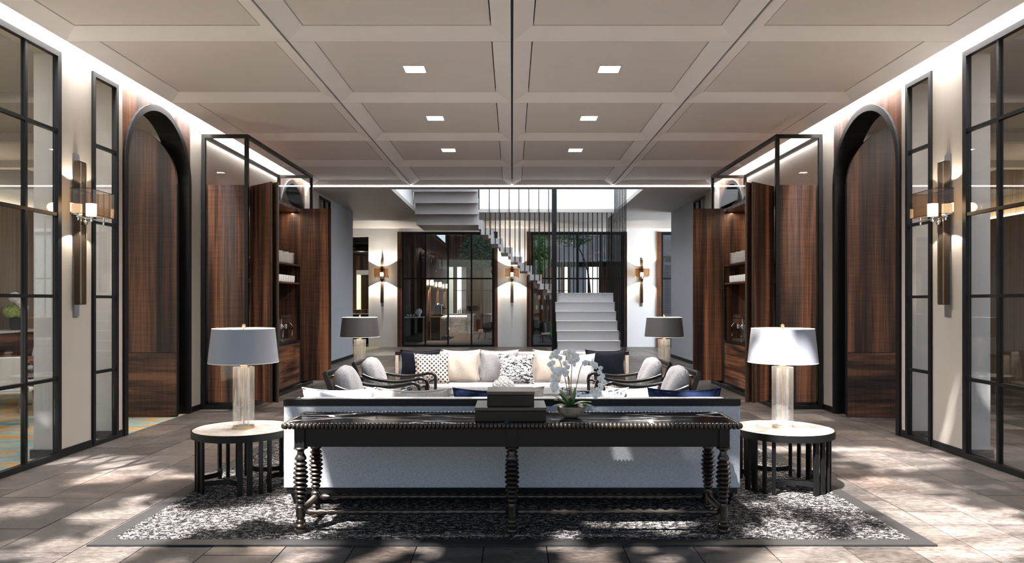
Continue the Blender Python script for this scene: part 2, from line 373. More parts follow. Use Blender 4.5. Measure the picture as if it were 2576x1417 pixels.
# ------------------------------------------------------------------ coffered ceiling
ceil = thing('ceiling', 'taupe coffered ceiling with black shadow joints between the bays', 'ceiling', kind='structure')
def coffer(x0, x1, y0, y1):
    g = 0.013; a = 0.20; h = 0.088; x0 += g; x1 -= g; y0 += 0.003; y1 -= 0.003
    o = [(x0,y0),(x1,y0),(x1,y1),(x0,y1)]; i = [(x0+a,y0+a),(x1-a,y0+a),(x1-a,y1-a),(x0+a,y1-a)]
    lip = 0.006
    names = ['coffer_border']*4
    for k in range(4):
        j = (k+1) % 4
        m = MB(); A, B = o[k], o[j]; P, Q = i[k], i[j]
        m.add([(*A, CEIL), (*B, CEIL), (*Q, CEIL+h), (*P, CEIL+h), (*A, CEIL+h+.05), (*B, CEIL+h+.05), (*Q, CEIL+h+.05), (*P, CEIL+h+.05)],
              [(0,1,2,3),(4,7,6,5),(0,4,5,1),(1,5,6,2),(2,6,7,3),(3,7,4,0)])
        m.build('coffer_border', M['ceil'], ceil)
    e = 0.012
    MB().box(x0+a+e, x1-a-e, y0+a+e, y1-a-e, CEIL+h+0.004, CEIL+h+.06).build('coffer_panel', M['ceil_panel'], ceil)
    MB().box(x0+a-.05, x1-a+.05, y0+a-.05, y1-a+.05, CEIL+h+.051, CEIL+h+.07).build('shadow_gap', M['gap'], ceil)
xs = [-CE, -CW, 0, CW, CE]; ys = [RB + CW*k for k in range(6)]
ys[0] = 6.35
for a_, b_ in zip(xs, xs[1:]):
    for c_, d_ in zip(ys, ys[1:]):
        coffer(a_, b_, c_, d_)
YE = ys[-1]                                      # end of coffered ceiling
MB().box(-CE, CE, 6.35, YE, CEIL+.145, CEIL+.18).build('ceiling_backing', M['gap'], ceil)
for x_ in (-CW, 0, CW): MB().box(x_-.009, x_+.009, 6.35, YE, CEIL+.02, CEIL+.145).build('joint_filler', M['gap'], ceil)
# roof over it all, with the stair void left open
HX0, HX1, HY0, HY1 = -2.90, 3.14, 17.45, 21.92
roof = thing('ceiling', 'concrete slab over the lounge and the rooms beside it', 'ceiling', kind='structure')
MB().box(-10.6, 10.6, 6.35, HY0-.13, 4.80, 5.0).build('slab', M['wall'], roof)
MB().box(-10.6, HX0-.13, HY0-.13, 27.2, 4.80, 5.0).build('slab', M['wall'], roof); MB().box(HX1+.13, 10.6, HY0-.13, 27.2, 4.80, 5.0).build('slab', M['wall'], roof)
MB().box(HX0-.13, HX1+.13, HY1+.13, 27.2, 4.80, 5.0).build('slab', M['wall'], roof)
# flat hall ceiling at 4.35 with the opening
hc = thing('ceiling', 'flat grey hall ceiling with an opening above the staircase', 'ceiling', kind='structure')
HC = 4.35
for x0, x1, y0, y1 in ((-10.4, 10.4, YE+.12, HY0), (-10.4, HX0, HY0, 26.9), (HX1, 10.4, HY0, 26.9), (HX0, HX1, HY1, 26.9)):
    MB().box(x0, x1, y0, y1, HC, HC+.10).build('ceiling_panel', M['ceil_hall'], hc)
vd = thing('wall_stairwell', 'white upper walls of the open stairwell', 'wall', kind='structure')
for x0, x1, y0, y1 in ((HX0-.12, HX0, HY0, HY1), (HX1, HX1+.12, HY0, HY1), (HX0-.12, HX1+.12, HY0-.12, HY0), (HX0-.12, HX1+.12, HY1, HY1+.12)):
    MB().box(x0, x1, y0, y1, HC+.10, 7.9).build('wall_panel', M['wall_hall'], vd)
sk = MB().box(HX0-.12, HX1+.12, HY0-.12, HY1+.12, 7.9, 7.95).build('ceiling', M['skypanel']); struct(sk, 'bright skylight over the stairwell', 'skylight')
light('daylight_lamp_right', 'AREA', (9.62, 24.4, 2.2), 560, (.78,.88,1.0), 4.2, (0, R(90), 0), size_y=4.0)  # area lamp stands in for daylight reaching the hall from the right
# light slot where the coffers end
hd = MB().box(-CE, CE, YE+.02, YE+.06, CEIL-.022, CEIL+.028).build('cove_light', M['strip_end']); tag(hd, 'thin white light slot across the far end of the coffered ceiling', 'cove light')
st = MB().box(-CE, CE, YE+.06, YE+.12, HC, CEIL+.15).build('trim_1', M['ceil_hall']); struct(st, 'grey header behind the light slot', 'trim')
for s, sd in RIM:
    c_ = MB().box(s*(CE-.01), s*(WX-.012), 6.35, YE, CEIL+.235, CEIL+.25).build('cove_light', M['strip'])
    tag(c_, f'white cove light strip above the {sd} wall', 'cove light')

# ------------------------------------------------------------------ windows
def window(name, plane, c, u0, u1, us, zs, z0, z1, label, fw=0.06, bw=0.03, depth=0.07, glassm='glass', jamb=None, topf=None):
    w = thing(name, label, 'window', kind='structure')
    def bx(a0, a1, b0, b1, d=depth, off=0):
        m = MB()
        if plane == 'x': m.box(c-d/2+off, c+d/2+off, a0, a1, b0, b1)
        else: m.box(a0, a1, c-d/2+off, c+d/2+off, b0, b1)
        return m
    bx(u0, u0+fw, z0, z1).build('frame_stile', M['black'], w); bx(u1-fw, u1, z0, z1).build('frame_stile', M['black'], w)
    bx(u0+fw, u1-fw, z0, z0+fw).build('frame_rail', M['black'], w); bx(u0+fw, u1-fw, z1-(topf or fw), z1).build('frame_rail', M['black'], w)
    U = [u0+fw] + list(us) + [u1-fw]; Z = [z0+fw] + list(zs) + [z1-(topf or fw)]
    for u in us: bx(u-bw/2, u+bw/2, z0+fw, z1-fw, depth*.8).build('mullion', M['black'], w)
    for z in zs:
        for a, b in zip(U, U[1:]):
            bx(a+(bw/2 if a != U[0] else 0), b-(bw/2 if b != U[-1] else 0), z-bw/2, z+bw/2, depth*.8).build('transom', M['black'], w)
    for a, b in zip(U, U[1:]):
        for e, f_ in zip(Z, Z[1:]):
            bx(a+bw/2, b-bw/2, e+bw/2, f_-bw/2, 0.006).build('pane', M[glassm], w)
    return w

ROWS = [.84, 1.71, 2.57, 3.45]
n_w = 0
for s, sd in RIM:
    n_w += 1
    window(f'window_{n_w}', 'x', s*(WX+.005), 6.1, 7.70, [6.62, 7.15], ROWS, 0.0, 4.29, f'tall black gridded window wall nearest the viewer on the {sd}', fw=0.06, bw=0.034, depth=0.06)
    n_w += 1
    window(f'window_{n_w}', 'x', s*(WX+.005), 8.285, 8.82, [], ROWS, 0.0, 4.28, f'narrow black framed window between sconce and arch on the {sd}', fw=0.05, bw=0.034, depth=0.06)
    n_w += 1
    window(f'window_{n_w}', 'x', s*(WX+.005), 18.05, 19.14, [18.6], ROWS, 0.0, 4.29, f'black framed window beyond the open pantry on the {sd}', fw=0.05, bw=0.034, depth=0.06)

# ------------------------------------------------------------------ side walls with arches
ARC_R, SPRING = 0.85, 3.37
def arc_pts(yc, r, n=20):
    return [(yc - r*math.cos(math.pi*k/n), SPRING + r*math.sin(math.pi*k/n)) for k in range(n+1)]
def arch_wall(name, s, y0, y1, yc, parent):
    m = MB(); a, b = s*WX, s*WT; zt = 4.66; r = ARC_R + 0.04
    pts = arc_pts(yc, r)
    outer = [(y0, 0), (y0, zt)] + [(y1, zt), (y1, 0)]
    m.box(a, b, y0, yc-r, 0, zt); m.box(a, b, yc+r, y1, 0, zt)
    for (ya, za), (yb, zb) in zip(pts, pts[1:]):
        m.prism([(a, ya, za), (a, yb, zb), (a, yb, zt), (a, ya, zt)], (b-a, 0, 0))
    return m.build(name, M['wood'], parent)
def arch_casing(s, yc, parent):
    ri, ro = ARC_R, ARC_R + 0.08; x0, x1 = s*(WX-.03), s*(WT+.03); m = MB()
    P = [(yc-ri, 0)] + arc_pts(yc, ri) + [(yc+ri, 0)]; Q = [(yc-ro, 0)] + arc_pts(yc, ro) + [(yc+ro, 0)]
    n = len(P); vv = []
    for (py, pz), (qy, qz) in zip(P, Q): vv += [(x0,py,pz),(x0,qy,qz),(x1,qy,qz),(x1,py,pz)]
    ff = [(4*i+k, 4*i+(k+1) % 4, 4*i+4+(k+1) % 4, 4*i+4+k) for i in range(n-1) for k in range(4)] + [(0,1,2,3), (4*n-4, 4*n-1, 4*n-2, 4*n-3)]
    return m.add(vv, ff).build('arch_casing', M['black'], parent, merge=True)
def door_leaf(s, name, yd, label, xa=4.80, wd=0.85):
    d = thing(name, label, 'door', kind='structure')
    n = 14; pts = [(s*(xa + wd*(1-math.cos(math.pi/2*k/n))), yd, SPRING - .03 + (wd)*math.sin(math.pi/2*k/n)) for k in range(n+1)]
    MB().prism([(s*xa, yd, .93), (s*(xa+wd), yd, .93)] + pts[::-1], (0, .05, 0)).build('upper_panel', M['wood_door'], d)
    MB().box(s*xa, s*(xa+wd), yd, yd+.05, .006, .922).build('lower_panel', M['wood_door_shaded_h'], d)
    MB().box(s*(xa+.01), s*(xa+wd-.01), yd+.01, yd+.04, .90, .95).build('reveal', M['black'], d)
    MB().box(s*(xa-.012), s*xa, yd-.004, yd+.054, .03, SPRING-.03).build('edge_strip', M['black'], d)
    return d
dn = 0
for s, sd in RIM:
    w = thing(f'wall_{sd}', f'{sd} lounge wall of warm plaster piers and arched wood panels', 'wall', kind='structure')
    for y0, y1, mm in ((7.70, 8.285, 'wall'), (8.82, 8.945, 'wall'), (10.83, 14.93, 'wall'), (16.81, 18.05, 'wall')):
        MB().box(s*WX, s*WT, y0+.001, y1-.001, 0, 4.66).build('pier', M[mm], w)
        if y0 in (7.70, 8.82):
            MB().box(s*(WX+.04), s*(WT+.02), y0-.012, y0-.001, .09, 4.5).build('cloth_reveal', M['herring'], w)
            MB().box(s*(WX+.04), s*(WT+.05), y0-.03, y0-.001, 0, .09).build('reveal_plinth', M['black'], w)
    MB().box(s*WX, s*WT, 19.14, 21.9, 0, 4.66).build('hall_pier', M['wall_grey'], w)
    for a_, b_ in ((6.1, 7.70), (8.285, 8.82), (18.05, 19.14)): MB().box(s*WX, s*WT, a_, b_, 4.29, 4.66).build('lintel', M['wall'], w)
    MB().box(s*(CE-.05), s*WT, 6.35, YE, 4.635, 4.66).build('cove_lid', M['wall'], w)
    for y0, y1, yc, lab in ((8.945, 10.83, 9.88, 'near'), (14.93, 16.81, 15.87, 'far')):
        arch_wall('arched_wood_panel', s, y0, y1, yc, w); arch_casing(s, yc, w)
        dn += 1
        door_leaf(s, f'door_{dn}', yc+.54, f'arched dark wood door leaf standing open in the {lab} {sd} archway')
    b = thing(f'baseboard_{sd}', f'black baseboard along the {sd} wall', 'baseboard', kind='structure')
    for y0, y1 in ((7.70, 8.285), (8.82, 8.945), (10.83, 14.93), (16.81, 18.05), (19.14, 21.9)):
        MB().box(s*(WX-.018), s*(WX-.001), y0, y1, 0, .085).build('skirting', M['black'], b)

# ------------------------------------------------------------------ back wall with its windows
BY = 26.75; K = BY/F
def bx_(x): return (x-1288)*K
window('window_10', 'x', 9.7, 22.2, 26.6, [23.7, 25.1], [1.5, 3.0], 0, 4.3, 'unseen window added around the daylight lamp at the right end of the hall', fw=.07, bw=.04)  # out of view, built around the daylight area lamp
up = MB().box(-16, 16, 26.95, 27.25, 5.05, 40).build('wall_sun_block', M['wall_hall']); struct(up, 'unseen tall wall added to keep the sun off the courtyard', 'wall')  # out of view, added so its shadow covers the courtyard
wb = thing('wall_back', 'white back wall with sconces between dark framed windows', 'wall', kind='structure')
TOPW = 4.23
for x0, x1 in ((927, 1000), (1252, 1325), (1577, 1652)):
    MB().box(bx_(x0), bx_(x1), BY, BY+.25, 0, TOPW).build('pier', M['wall_hall'], wb)
MB().box(bx_(927), 10.4, BY, BY+.25, TOPW, 4.8).build('lintel', M['wall_hall'], wb)
MB().box(-10.4, bx_(870), BY, BY+.25, 0, 4.8).build('pier', M['wall_hall'], wb); MB().box(bx_(870), bx_(927), BY, BY+.25, 4.05, 4.8).build('lintel', M['wall_hall'], wb)
MB().box(bx_(1904), 10.4, BY, BY+.25, 0, TOPW).build('pier', M['wall_hall'], wb)
ZM = EYE - (701-760)*K
for k_, (x0, x1, lab) in enumerate(((1000, 1252, 'left of the middle sconce'), (1325, 1577, 'behind the staircase'), (1652, 1904, 'at the far right, partly hidden'))):
    jm = thing(f'trim_{k_+2}', f'dark wood jambs of the back window {lab}', 'trim', kind='structure')
    for a_, b_ in ((x0, x0+11), (x1-9, x1)): MB().box(bx_(a_), bx_(b_), BY-.05, BY+.25, 0, TOPW).build('jamb', M['wood_dim'], jm)
    u = [bx_(x0 + (1070-1000)), bx_(x0 + 127), bx_(x0 + 186)]
    window(f'window_{7+k_}', 'y', BY+.05, bx_(x0+11), bx_(x1-9), u, [ZM], 0, TOPW, f'tall black framed window in the back wall {lab}', fw=0.075, bw=0.055, depth=0.10, topf=0.11)

# ------------------------------------------------------------------ rooms beside the lounge
ol = thing('wall_dining', 'tan cloth covered outer wall of the dining room', 'wall', kind='structure')
MB().box(-10.4, -10.1, 5.0, 15.6, 0, 3.55).build('cloth_panel', M['fab_wall'], ol); MB().box(-10.4, -10.3, 5.0, 27, 3.55, 4.8).build('upper_panel', M['wall_grey'], ol)
MB().box(-10.4, -10.1, 15.6, 27, 0, 3.55).build('cloth_panel', M['fab_wall'], ol)
MB().box(-10.4, -4.98, 21.9, 22.05, 0, 4.8).build('end_panel', M['wood_dim'], ol)
orr = thing('wall_lounge', 'brown cloth covered outer wall of the room beyond the right windows', 'wall', kind='structure')
MB().box(10.1, 10.4, 5.0, 22, 0, 3.4).build('cloth_panel', M['fab_wall2'], orr); MB().box(10.3, 10.4, 5.0, 27, 3.4, 4.8).build('upper_panel', M['fab_wall'], orr)
MB().box(4.98, 10.4, 21.9, 22.05, 0, 4.8).build('end_panel', M['fab_wall2'], orr)
for s, sd in RIM:
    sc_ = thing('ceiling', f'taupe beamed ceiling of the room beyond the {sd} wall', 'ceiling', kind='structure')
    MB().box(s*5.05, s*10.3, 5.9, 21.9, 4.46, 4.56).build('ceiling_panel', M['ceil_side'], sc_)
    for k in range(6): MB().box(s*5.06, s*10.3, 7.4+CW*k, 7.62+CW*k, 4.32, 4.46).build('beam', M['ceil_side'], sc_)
    cl = MB().box(s*10.12, s*10.28, 5.2, 21.8, 3.42 if s > 0 else 3.57, 3.44 if s > 0 else 3.59).build('cove_light', M['strip_warm'])
    tag(cl, f'warm cove light washing the outer wall beyond the {sd} windows', 'cove light')
    for yy in (7.2, 9.0, 11.35, 13.7):
        dl = thing('downlight', f'square recessed downlight beyond the {sd} wall, {dict([(7.2,"nearest"),(9.0,"second"),(11.35,"third"),(13.7,"farthest")])[yy]} of the row', 'downlight', (s*6.3, yy-.4, 4.45), group=f'downlights beyond the {sd} wall')
        MB().box(-.12, .12, -.12, .12, 0, .008).build('diffuser', M['down'], dl)
        light('downlight_lamp', 'AREA', (0,0,-.02), 34, (1,.92,.84), 0.22, parent=dl)

# ------------------------------------------------------------------ downlights of the lounge
for j, yy in enumerate((8.81, 11.16, 13.51)):
    for s, sd in RIM:
        nm = ('nearest', 'middle', 'farthest')[j]
        dl = thing('downlight', f'{nm} square downlight in the coffered ceiling, {sd} of the centre joint', 'downlight', (s*CW/2, yy, CEIL+.0905), group='downlights in the coffered ceiling')
        MB().box(-.122, .122, -.122, .122, -.006, .002).build('diffuser', M['down'], dl)
        fr = MB()
        for q in ((-.135,.135,-.135,-.122),(-.135,.135,.122,.135),(-.135,-.122,-.122,.122),(.122,.135,-.122,.122)): fr.box(*q, -.009, .002)
        fr.build('frame', M['white'], dl)
        light('downlight_lamp', 'AREA', (0,0,-.02), 75, (1,.95,.91), 0.22, parent=dl, spread=R(140))

# ------------------------------------------------------------------ sconces
def sconce(label):
    t_ = thing('wall_sconce', label, 'sconce', group='bar sconces')
    MB().box(-.045, .045, 0, .02, 0, 1.78).build('mounting_plate', M['steel'], t_)
    MB().box(-.06, .06, .0205, .085, .13, 1.70).build('bar', M['bronze'], t_, bevel=.002)
    for x in (-.05, .05): MB().box(x-.006, x+.006, .0855, .093, .14, 1.68).build('brass_fillet', M['brass'], t_)
    g = MB().box(-.25, .25, .0935, .0975, 1.10, 1.37).build('shade_pane', M['glass_amber'], t_)
    MB().box(-.25, .25, .286, .29, 1.10, 1.37).build('shade_pane', M['glass_amber'], t_)
    MB().box(-.25, -.246, .098, .2855, 1.10, 1.37).build('shade_pane', M['glass_amber'], t_); MB().box(.246, .25, .098, .2855, 1.10, 1.37).build('shade_pane', M['glass_amber'], t_)
    for z in (1.098, 1.368):
        tr = MB()
        for q in ((-.253,.253,.284,.292),(-.253,.253,.092,.0975),(-.253,-.246,.0975,.284),(.246,.253,.0975,.284)): tr.box(*q, z, z+.005)
        tr.build('shade_trim', M['black'], t_)
    MB().lathe([(.05,1.10),(.052,1.13),(.052,1.235),(.0,1.236)], (0,.175,0), 16).build('candle', M['candle'], t_, smooth=True)
    MB().box(-.26, .26, .165, .185, 1.06, 1.075).build('crossbar', M['chrome'], t_); 
    a = MB().tube([(0,.09,1.05),(0,.175,1.05)], .014).tube([(0,.175,1.04),(0,.175,1.10)], .022)
    a.ball((0,.11,1.03), .028)
    a.build('bracket', M['chrome'], t_, smooth=True)
    for x in (-.24, .24): MB().tube([(x,.175,1.03),(x,.175,1.11)], .012).build('shade_post', M['chrome'], t_, smooth=True)
    for x in (-.10, .10):
        light('uplight', 'SPOT', (x,.13,1.42), 7, (1,.90,.78), .012, (R(180),0,0), t_, R(124), .10)
        light('downward_light', 'SPOT', (x,.13,.95), 7, (1,.90,.78), .012, (0,0,0), t_, R(124), .10)
    light('candle_lamp', 'POINT', (0,.24,1.2), 4, (1,.8,.55), .05, parent=t_)
    return t_
s0 = sconce('bronze bar sconce with amber glass box on the near left pier'); s0.location = (-WX, 7.98, 1.49); s0.rotation_euler = (0,0,R(-90))
dup(s0, (WX, 7.98, 1.49), R(90), 'bronze bar sconce with amber glass box on the near right pier')
for x_, lab in ((962, 'left'), (1288, 'middle'), (1613, 'right')):
    q_ = dup(s0, (bx_(x_), BY-.001, 1.49), R(180), f'small far bar sconce on the back wall, {lab} of the three')
    for ch in q_.children:
        if ch.type == 'LIGHT' and ch.data.type == 'SPOT': ch.data = ch.data.copy(); ch.data.energy = 24 if lab == 'right' else 55

# ------------------------------------------------------------------ pantry cabinets in black steel enclosures
ORD = ('first', 'second', 'third', 'fourth', 'fifth', 'sixth', 'seventh', 'eighth', 'ninth')
def pantry(s, sd):
    e = thing('steel_enclosure', f'black steel and glass frame around the {sd} pantry cabinet', 'frame', (s*4.41, 13.0, 0))
    L = lambda x, y, z=0: (s*(x-4.41), y-13.0, z)
    def bxl(x0, x1, y0, y1, z0, z1):
        a = L(x0, y0); b = L(x1, y1); return MB().box(a[0], b[0], a[1], b[1], z0, z1)
    X0, X1, Y0, Y1, ZT, w = 4.765, 4.05, 11.17, 14.83, 4.225, .055
    for x in (X0-w, X1):
        for y in (Y0, Y1-w): bxl(x, x+w, y, y+w, .05, ZT-w).build('post', M['black'], e)
    for z0 in (0.0, ZT-w):
        for y in (Y0, Y1-w): bxl(X1, X0, y, y+w, z0, z0+w).build('rail', M['black'], e)
        for x in (X0-w, X1): bxl(x, x+w, Y0+w, Y1-w, z0, z0+w).build('rail', M['black'], e)
    bxl(X1+w, X0-w, Y0+.02, Y0+.028, .06, ZT-w).build('pane', M['glass_thin'], e)
    bxl(X1+.02, X1+.028, Y0+w, Y1-w, 3.50, ZT-w).build('pane', M['glass_thin'], e)
    bxl(X1+w, X0-w, Y1-.035, Y1-.027, .06, ZT-w).build('pane', M['glass_thin'], e)
    c = thing('pantry_cabinet', f'tall dark wood pantry cabinet with folding doors open on the {sd}', 'cabinet', (s*4.41, 13.0, 0))
    y0, y1, fx, bx = 11.26, 14.24, 4.13, 4.70; zt = 3.46
    bxl(fx, bx, y0, y0+.05, .10, zt).build('side_panel', M['wood'], c); bxl(fx, bx, y1-.05, y1, .10, zt).build('side_panel', M['wood'], c)
    bxl(bx-.03, bx, y0+.05, y1-.05, .10, zt-.06).build('back_panel', M['wood_dim'], c)
    bxl(fx, bx, y0+.05, y1-.05, zt-.06, zt).build('top_panel', M['wood'], c)
    bxl(fx, bx, y0, y1, .056, .10).build('plinth', M['black'], c)
    bxl(fx-.01, bx-.03, y0+.05, y1-.05, .87, .91).build('worktop', M['black_wood'], c)
    for z in (2.37, 2.02): bxl(fx+.01, bx-.03, y0+.05, y1-.05, z-.03, z).build('shelf', M['wood_h'], c)
    ym = (y0+y1)/2
    for ya, yb in ((y0+.053, ym-.003), (ym+.003, y1-.053)):
        for za, zb in ((.103, .39), (.396, .65), (.656, .866)):
            dr = bxl(fx, fx+.022, ya, yb, za, zb).build('drawer', M['wood_h'], c)
    bxl(fx+.03, bx-.031, y0+.051, y1-.051, .101, .869).build('drawer_carcass', M['black'], c)
    # folding door leaves
    def leaf(pa, pb, th=.028):
        a, b = Vector(L(*pa)), Vector(L(*pb)); d = (b-a).normalized(); n = Vector((-d.y, d.x, 0))*th/2
        return MB().prism([(a-n)+Vector((0,0,.13)), (b-n)+Vector((0,0,.13)), (b+n)+Vector((0,0,.13)), (a+n)+Vector((0,0,.13))], (0,0,3.33))
    leaf((4.09, 11.40), (3.635, 10.98)).build('door', M['wood'], c); leaf((3.99, 11.42), (3.555, 11.02)).build('door', M['wood'], c)
    for q in ((3.620, 10.97), (3.54, 11.01)):
        p = Vector(L(*q)); o = MB().box(p.x-.012, p.x+.012, p.y-.015, p.y+.015, .13, 3.46).build('door_edge', M['bronze'], c)
    leaf((4.10, 14.12), (3.57, 14.12)).build('door', M['wood'], c); leaf((4.04, 14.17), (3.52, 14.17)).build('door', M['wood_dim'], c)
    light('cabinet_lamp', 'AREA', L(4.28, 13.2, 3.38), 9, (1,.85,.68), .05, parent=c, size_y=2.0)
    # crockery
    plate = MB().lathe([(.0,0),(.07,0),(.115,.014),(.125,.018),(.122,.021),(.11,.017),(.065,.006),(0,.006)], seg=20).mesh('plate', M['china'], smooth=True)
    for y, lab in ((13.28, 'nearer'), (13.62, 'middle'), (13.96, 'farther')):
        for k in range(9):
            o = put('plate', plate, None, (s*4.30, y, 2.372 + k*.024)); tag(o, f'white china plate, {ORD[k]} from the bottom of the {lab} stack on the {sd} pantry shelf', 'plate', f'plates in the {lab} {sd} stack')
    cup = MB().lathe([(.0,0),(.032,0),(.045,.02),(.048,.13),(.044,.13),(.041,.02),(0,.012)], seg=14).mesh('cup', M['china'], smooth=True)
    for k in range(9):
        o = put('cup', cup, None, (s*4.23, 12.88 + k*.142, 2.022)); tag(o, f'plain white cup, {ORD[k]} from the near end of the row in the {sd} pantry', 'cup', f'cups on the {sd} pantry shelf')
    mc = thing('coffee_machine', f'steel espresso machine on the {sd} pantry worktop', 'coffee machine', (s*4.36, 13.50, .912))
    MB().box(-.20, .20, -.28, .28, .0, .05).build('drip_tray', M['steel'], mc, bevel=.005); 
    MB().box(s*-.03, s*.22, -.30, .30, .05, .44).build('body', M['steel'], mc, bevel=.02, segs=2)
    MB().box(s*-.19, s*-.03, -.30, .30, .33, .44).build('head', M['chrome'], mc, bevel=.015)
    for y in (-.14, .14):
        g = MB().lathe([(.035,.24),(.038,.33)], (s*-.12, y, 0), 12).build('group_head', M['chrome'], mc, smooth=True)
        MB().tube([(s*-.12, y, .25), (s*-.27, y, .23)], .012).build('portafilter', M['black'], mc)
    for y in (-.27, .27): MB().tube([(s*-.17, y, .34), (s*-.21, y, .28), (s*-.20, y, .10)], .007, 6).build('steam_wand', M['chrome'], mc, smooth=True)
    MB().box(s*-.18, s*.2, -.28, .28, .441, .45).box(s*-.18, s*-.175, -.28, .28, .45, .50).build('cup_rail', M['chrome'], mc)
    MB().lathe([(.05,.451),(.055,.60),(.05,.61)], (s*.0, -.1, 0), 14).build('bean_hopper', M['bronze'], mc, smooth=True)
    mk = thing('moka_pot', f'cream moka pot on the {sd} pantry worktop', 'moka pot', (s*4.24, 12.98, .912))
    MB().lathe([(.075,0),(.085,.02),(.06,.15)], seg=8).build('boiler', M['china'], mk); MB().lathe([(.056,.1505),(.062,.165),(.056,.18)], seg=16).build('collar', M['chrome'], mk, smooth=True)
    MB().lathe([(.052,.1805),(.082,.33),(0,.35)], seg=8).build('jug', M['china'], mk); MB().ball((0,0,.365), .017).build('knob', M['black'], mk, smooth=True)
    MB().sweep([(0,.075,.32),(0,.13,.33),(0,.135,.22)], [(-.01,-.006),(.01,-.006),(.01,.006),(-.01,.006)]).build('handle', M['black'], mk)
    MB().prism([(-.02,-.075,.325),(.02,-.075,.325),(0,-.115,.335)], (0,.01,-.05)).build('spout', M['china'], mk)
for s, sd in RIM: pantry(s, sd)

# ------------------------------------------------------------------ rug
rg = thing('area_rug', 'large black and white speckled rug with dark leather border', 'rug', (0, 8.2, 0))
X2, YA, YB, bw_ = 2.87, 4.91-8.2, 11.85-8.2, .115
MB().box(-X2+bw_, X2-bw_, YA+bw_, YB-bw_, .0015, .014).build('pile', M['rug'], rg)
for q in ((-X2, X2, YA, YA+bw_), (-X2, X2, YB-bw_, YB), (-X2, -X2+bw_, YA+bw_, YB-bw_), (X2-bw_, X2, YA+bw_, YB-bw_)):
    MB().box(*q, .0015, .0125).build('border', M['rug_edge'], rg)
RZ = .0145

# ------------------------------------------------------------------ sofas
def sofa(label):
    t_ = thing('sofa', label, 'sofa', group='matching long sofas'); W = 1.83
    MB().box(-W, W, 0, .085, .143, .80).build('back_panel', M['fab_sofa'], t_, bevel=.006)
    MB().box(-W-.004, W+.004, -.006, .045, .802, .857).build('top_rail', M['black_wood'], t_, bevel=.004)
    for s in (-1, 1):
        MB().box(s*(W+.004), s*(W-.085), .045, .16, .802, .857).build('rail_return', M['black_wood'], t_, bevel=.004)
        MB().box(s*W, s*(W-.05), .086, .16, .143, .80).build('wing', M['fab_beige'], t_, bevel=.004)
    MB().box(-W+.09, W-.09, .046, .20, .42, .85).build('back_cushion', M['fab_seat'], t_, bevel=.02, segs=2)
    MB().box(-W+.02, W-.02, .01, .93, .095, .142).build('base_rail', M['black_wood'], t_)
    MB().box(-W+.01, W-.01, .165, .94, .143, .27).build('seat_base', M['fab_seat'], t_, bevel=.01)
    for a, b in ((-W+.02, W-.02),): MB().box(a, b, .21, .95, .272, .41).build('seat_cushion', M['fab_seat'], t_, bevel=.025, segs=2)
    for x in (-W+.10, 0, W-.10):
        for y in (.08, .86):
            m = MB(); k = 1 if x > 0 else -1
            m.add([(x-.03,y-.03,0),(x+.03,y-.03,0),(x+.03,y+.03,0),(x-.03,y+.03,0),(x-.055,y-.05,.095),(x+.055,y-.05,.095),(x+.055,y+.05,.095),(x-.055,y+.05,.095)],
                  [(0,3,2,1),(4,5,6,7),(0,1,5,4),(1,2,6,5),(2,3,7,6),(3,0,4,7)]).build('foot', M['black_wood'], t_)
    return t_
sf = sofa('long pale grey sofa seen from behind with black top rail'); sf.location = (0, 5.84, RZ)
dup(sf, (0, 11.58, RZ), R(180), 'long grey sofa facing the viewer, lined with cushions')

def pillow_mesh(w, h, th, m, n=12, pinch=.12):
    mb = MB(); vv = []
    for side in (1, -1):
        for j in range(n+1):
            for i in range(n+1):
                u, v = 2*i/n-1, 2*j/n-1
                pu = u*(1-pinch*(1-v*v)) if pinch > 0 else u*(1+pinch*v**4); pv_ = v*(1-pinch*(1-u*u)) if pinch > 0 else v*(1+pinch*u**4)
                d = (max(0, (1-u*u)*(1-v*v)))**.42
                wr = .012*math.sin(7*u+3*v)*d
                vv.append((pu*w/2, side*(th/2*d + wr), pv_*h/2 + h/2))
    N = (n+1)**2; ff = []
    for s in (0, 1):
        for j in range(n):
            for i in range(n):
                q = [s*N+j*(n+1)+i, s*N+j*(n+1)+i+1, s*N+(j+1)*(n+1)+i+1, s*N+(j+1)*(n+1)+i]
                ff.append(tuple(q))
    return mb.add(vv, ff).mesh('cushion', m, smooth='all', merge=True)
def pillow(label, w, h, th, m, loc, tilt, rz=0, piping=None, group='cushions on the far sofa', roll=0):
    t_ = thing('cushion', label, 'cushion', loc, rz, group)
    p = put('cover', pillow_mesh(w, h, th, M[m]), t_, rot=(R(tilt), R(roll), 0))
    n = 12; pts = []
    for k in range(n): pts.append((2*k/n-1, -1))
    for k in range(n): pts.append((1, 2*k/n-1))
    for k in range(n): pts.append((1-2*k/n, 1))
    for k in range(n+1): pts.append((-1, 1-2*k/n))
    path = [(u*(1-.12*(1-v*v))*w/2*1.004, 0, v*(1-.12*(1-u*u))*h/2*1.004 + h/2) for u, v in pts]
    MB().tube(path, .0055, 6).build('piping', M[piping or m], p, smooth='all')
    return t_
zs_ = RZ + .405
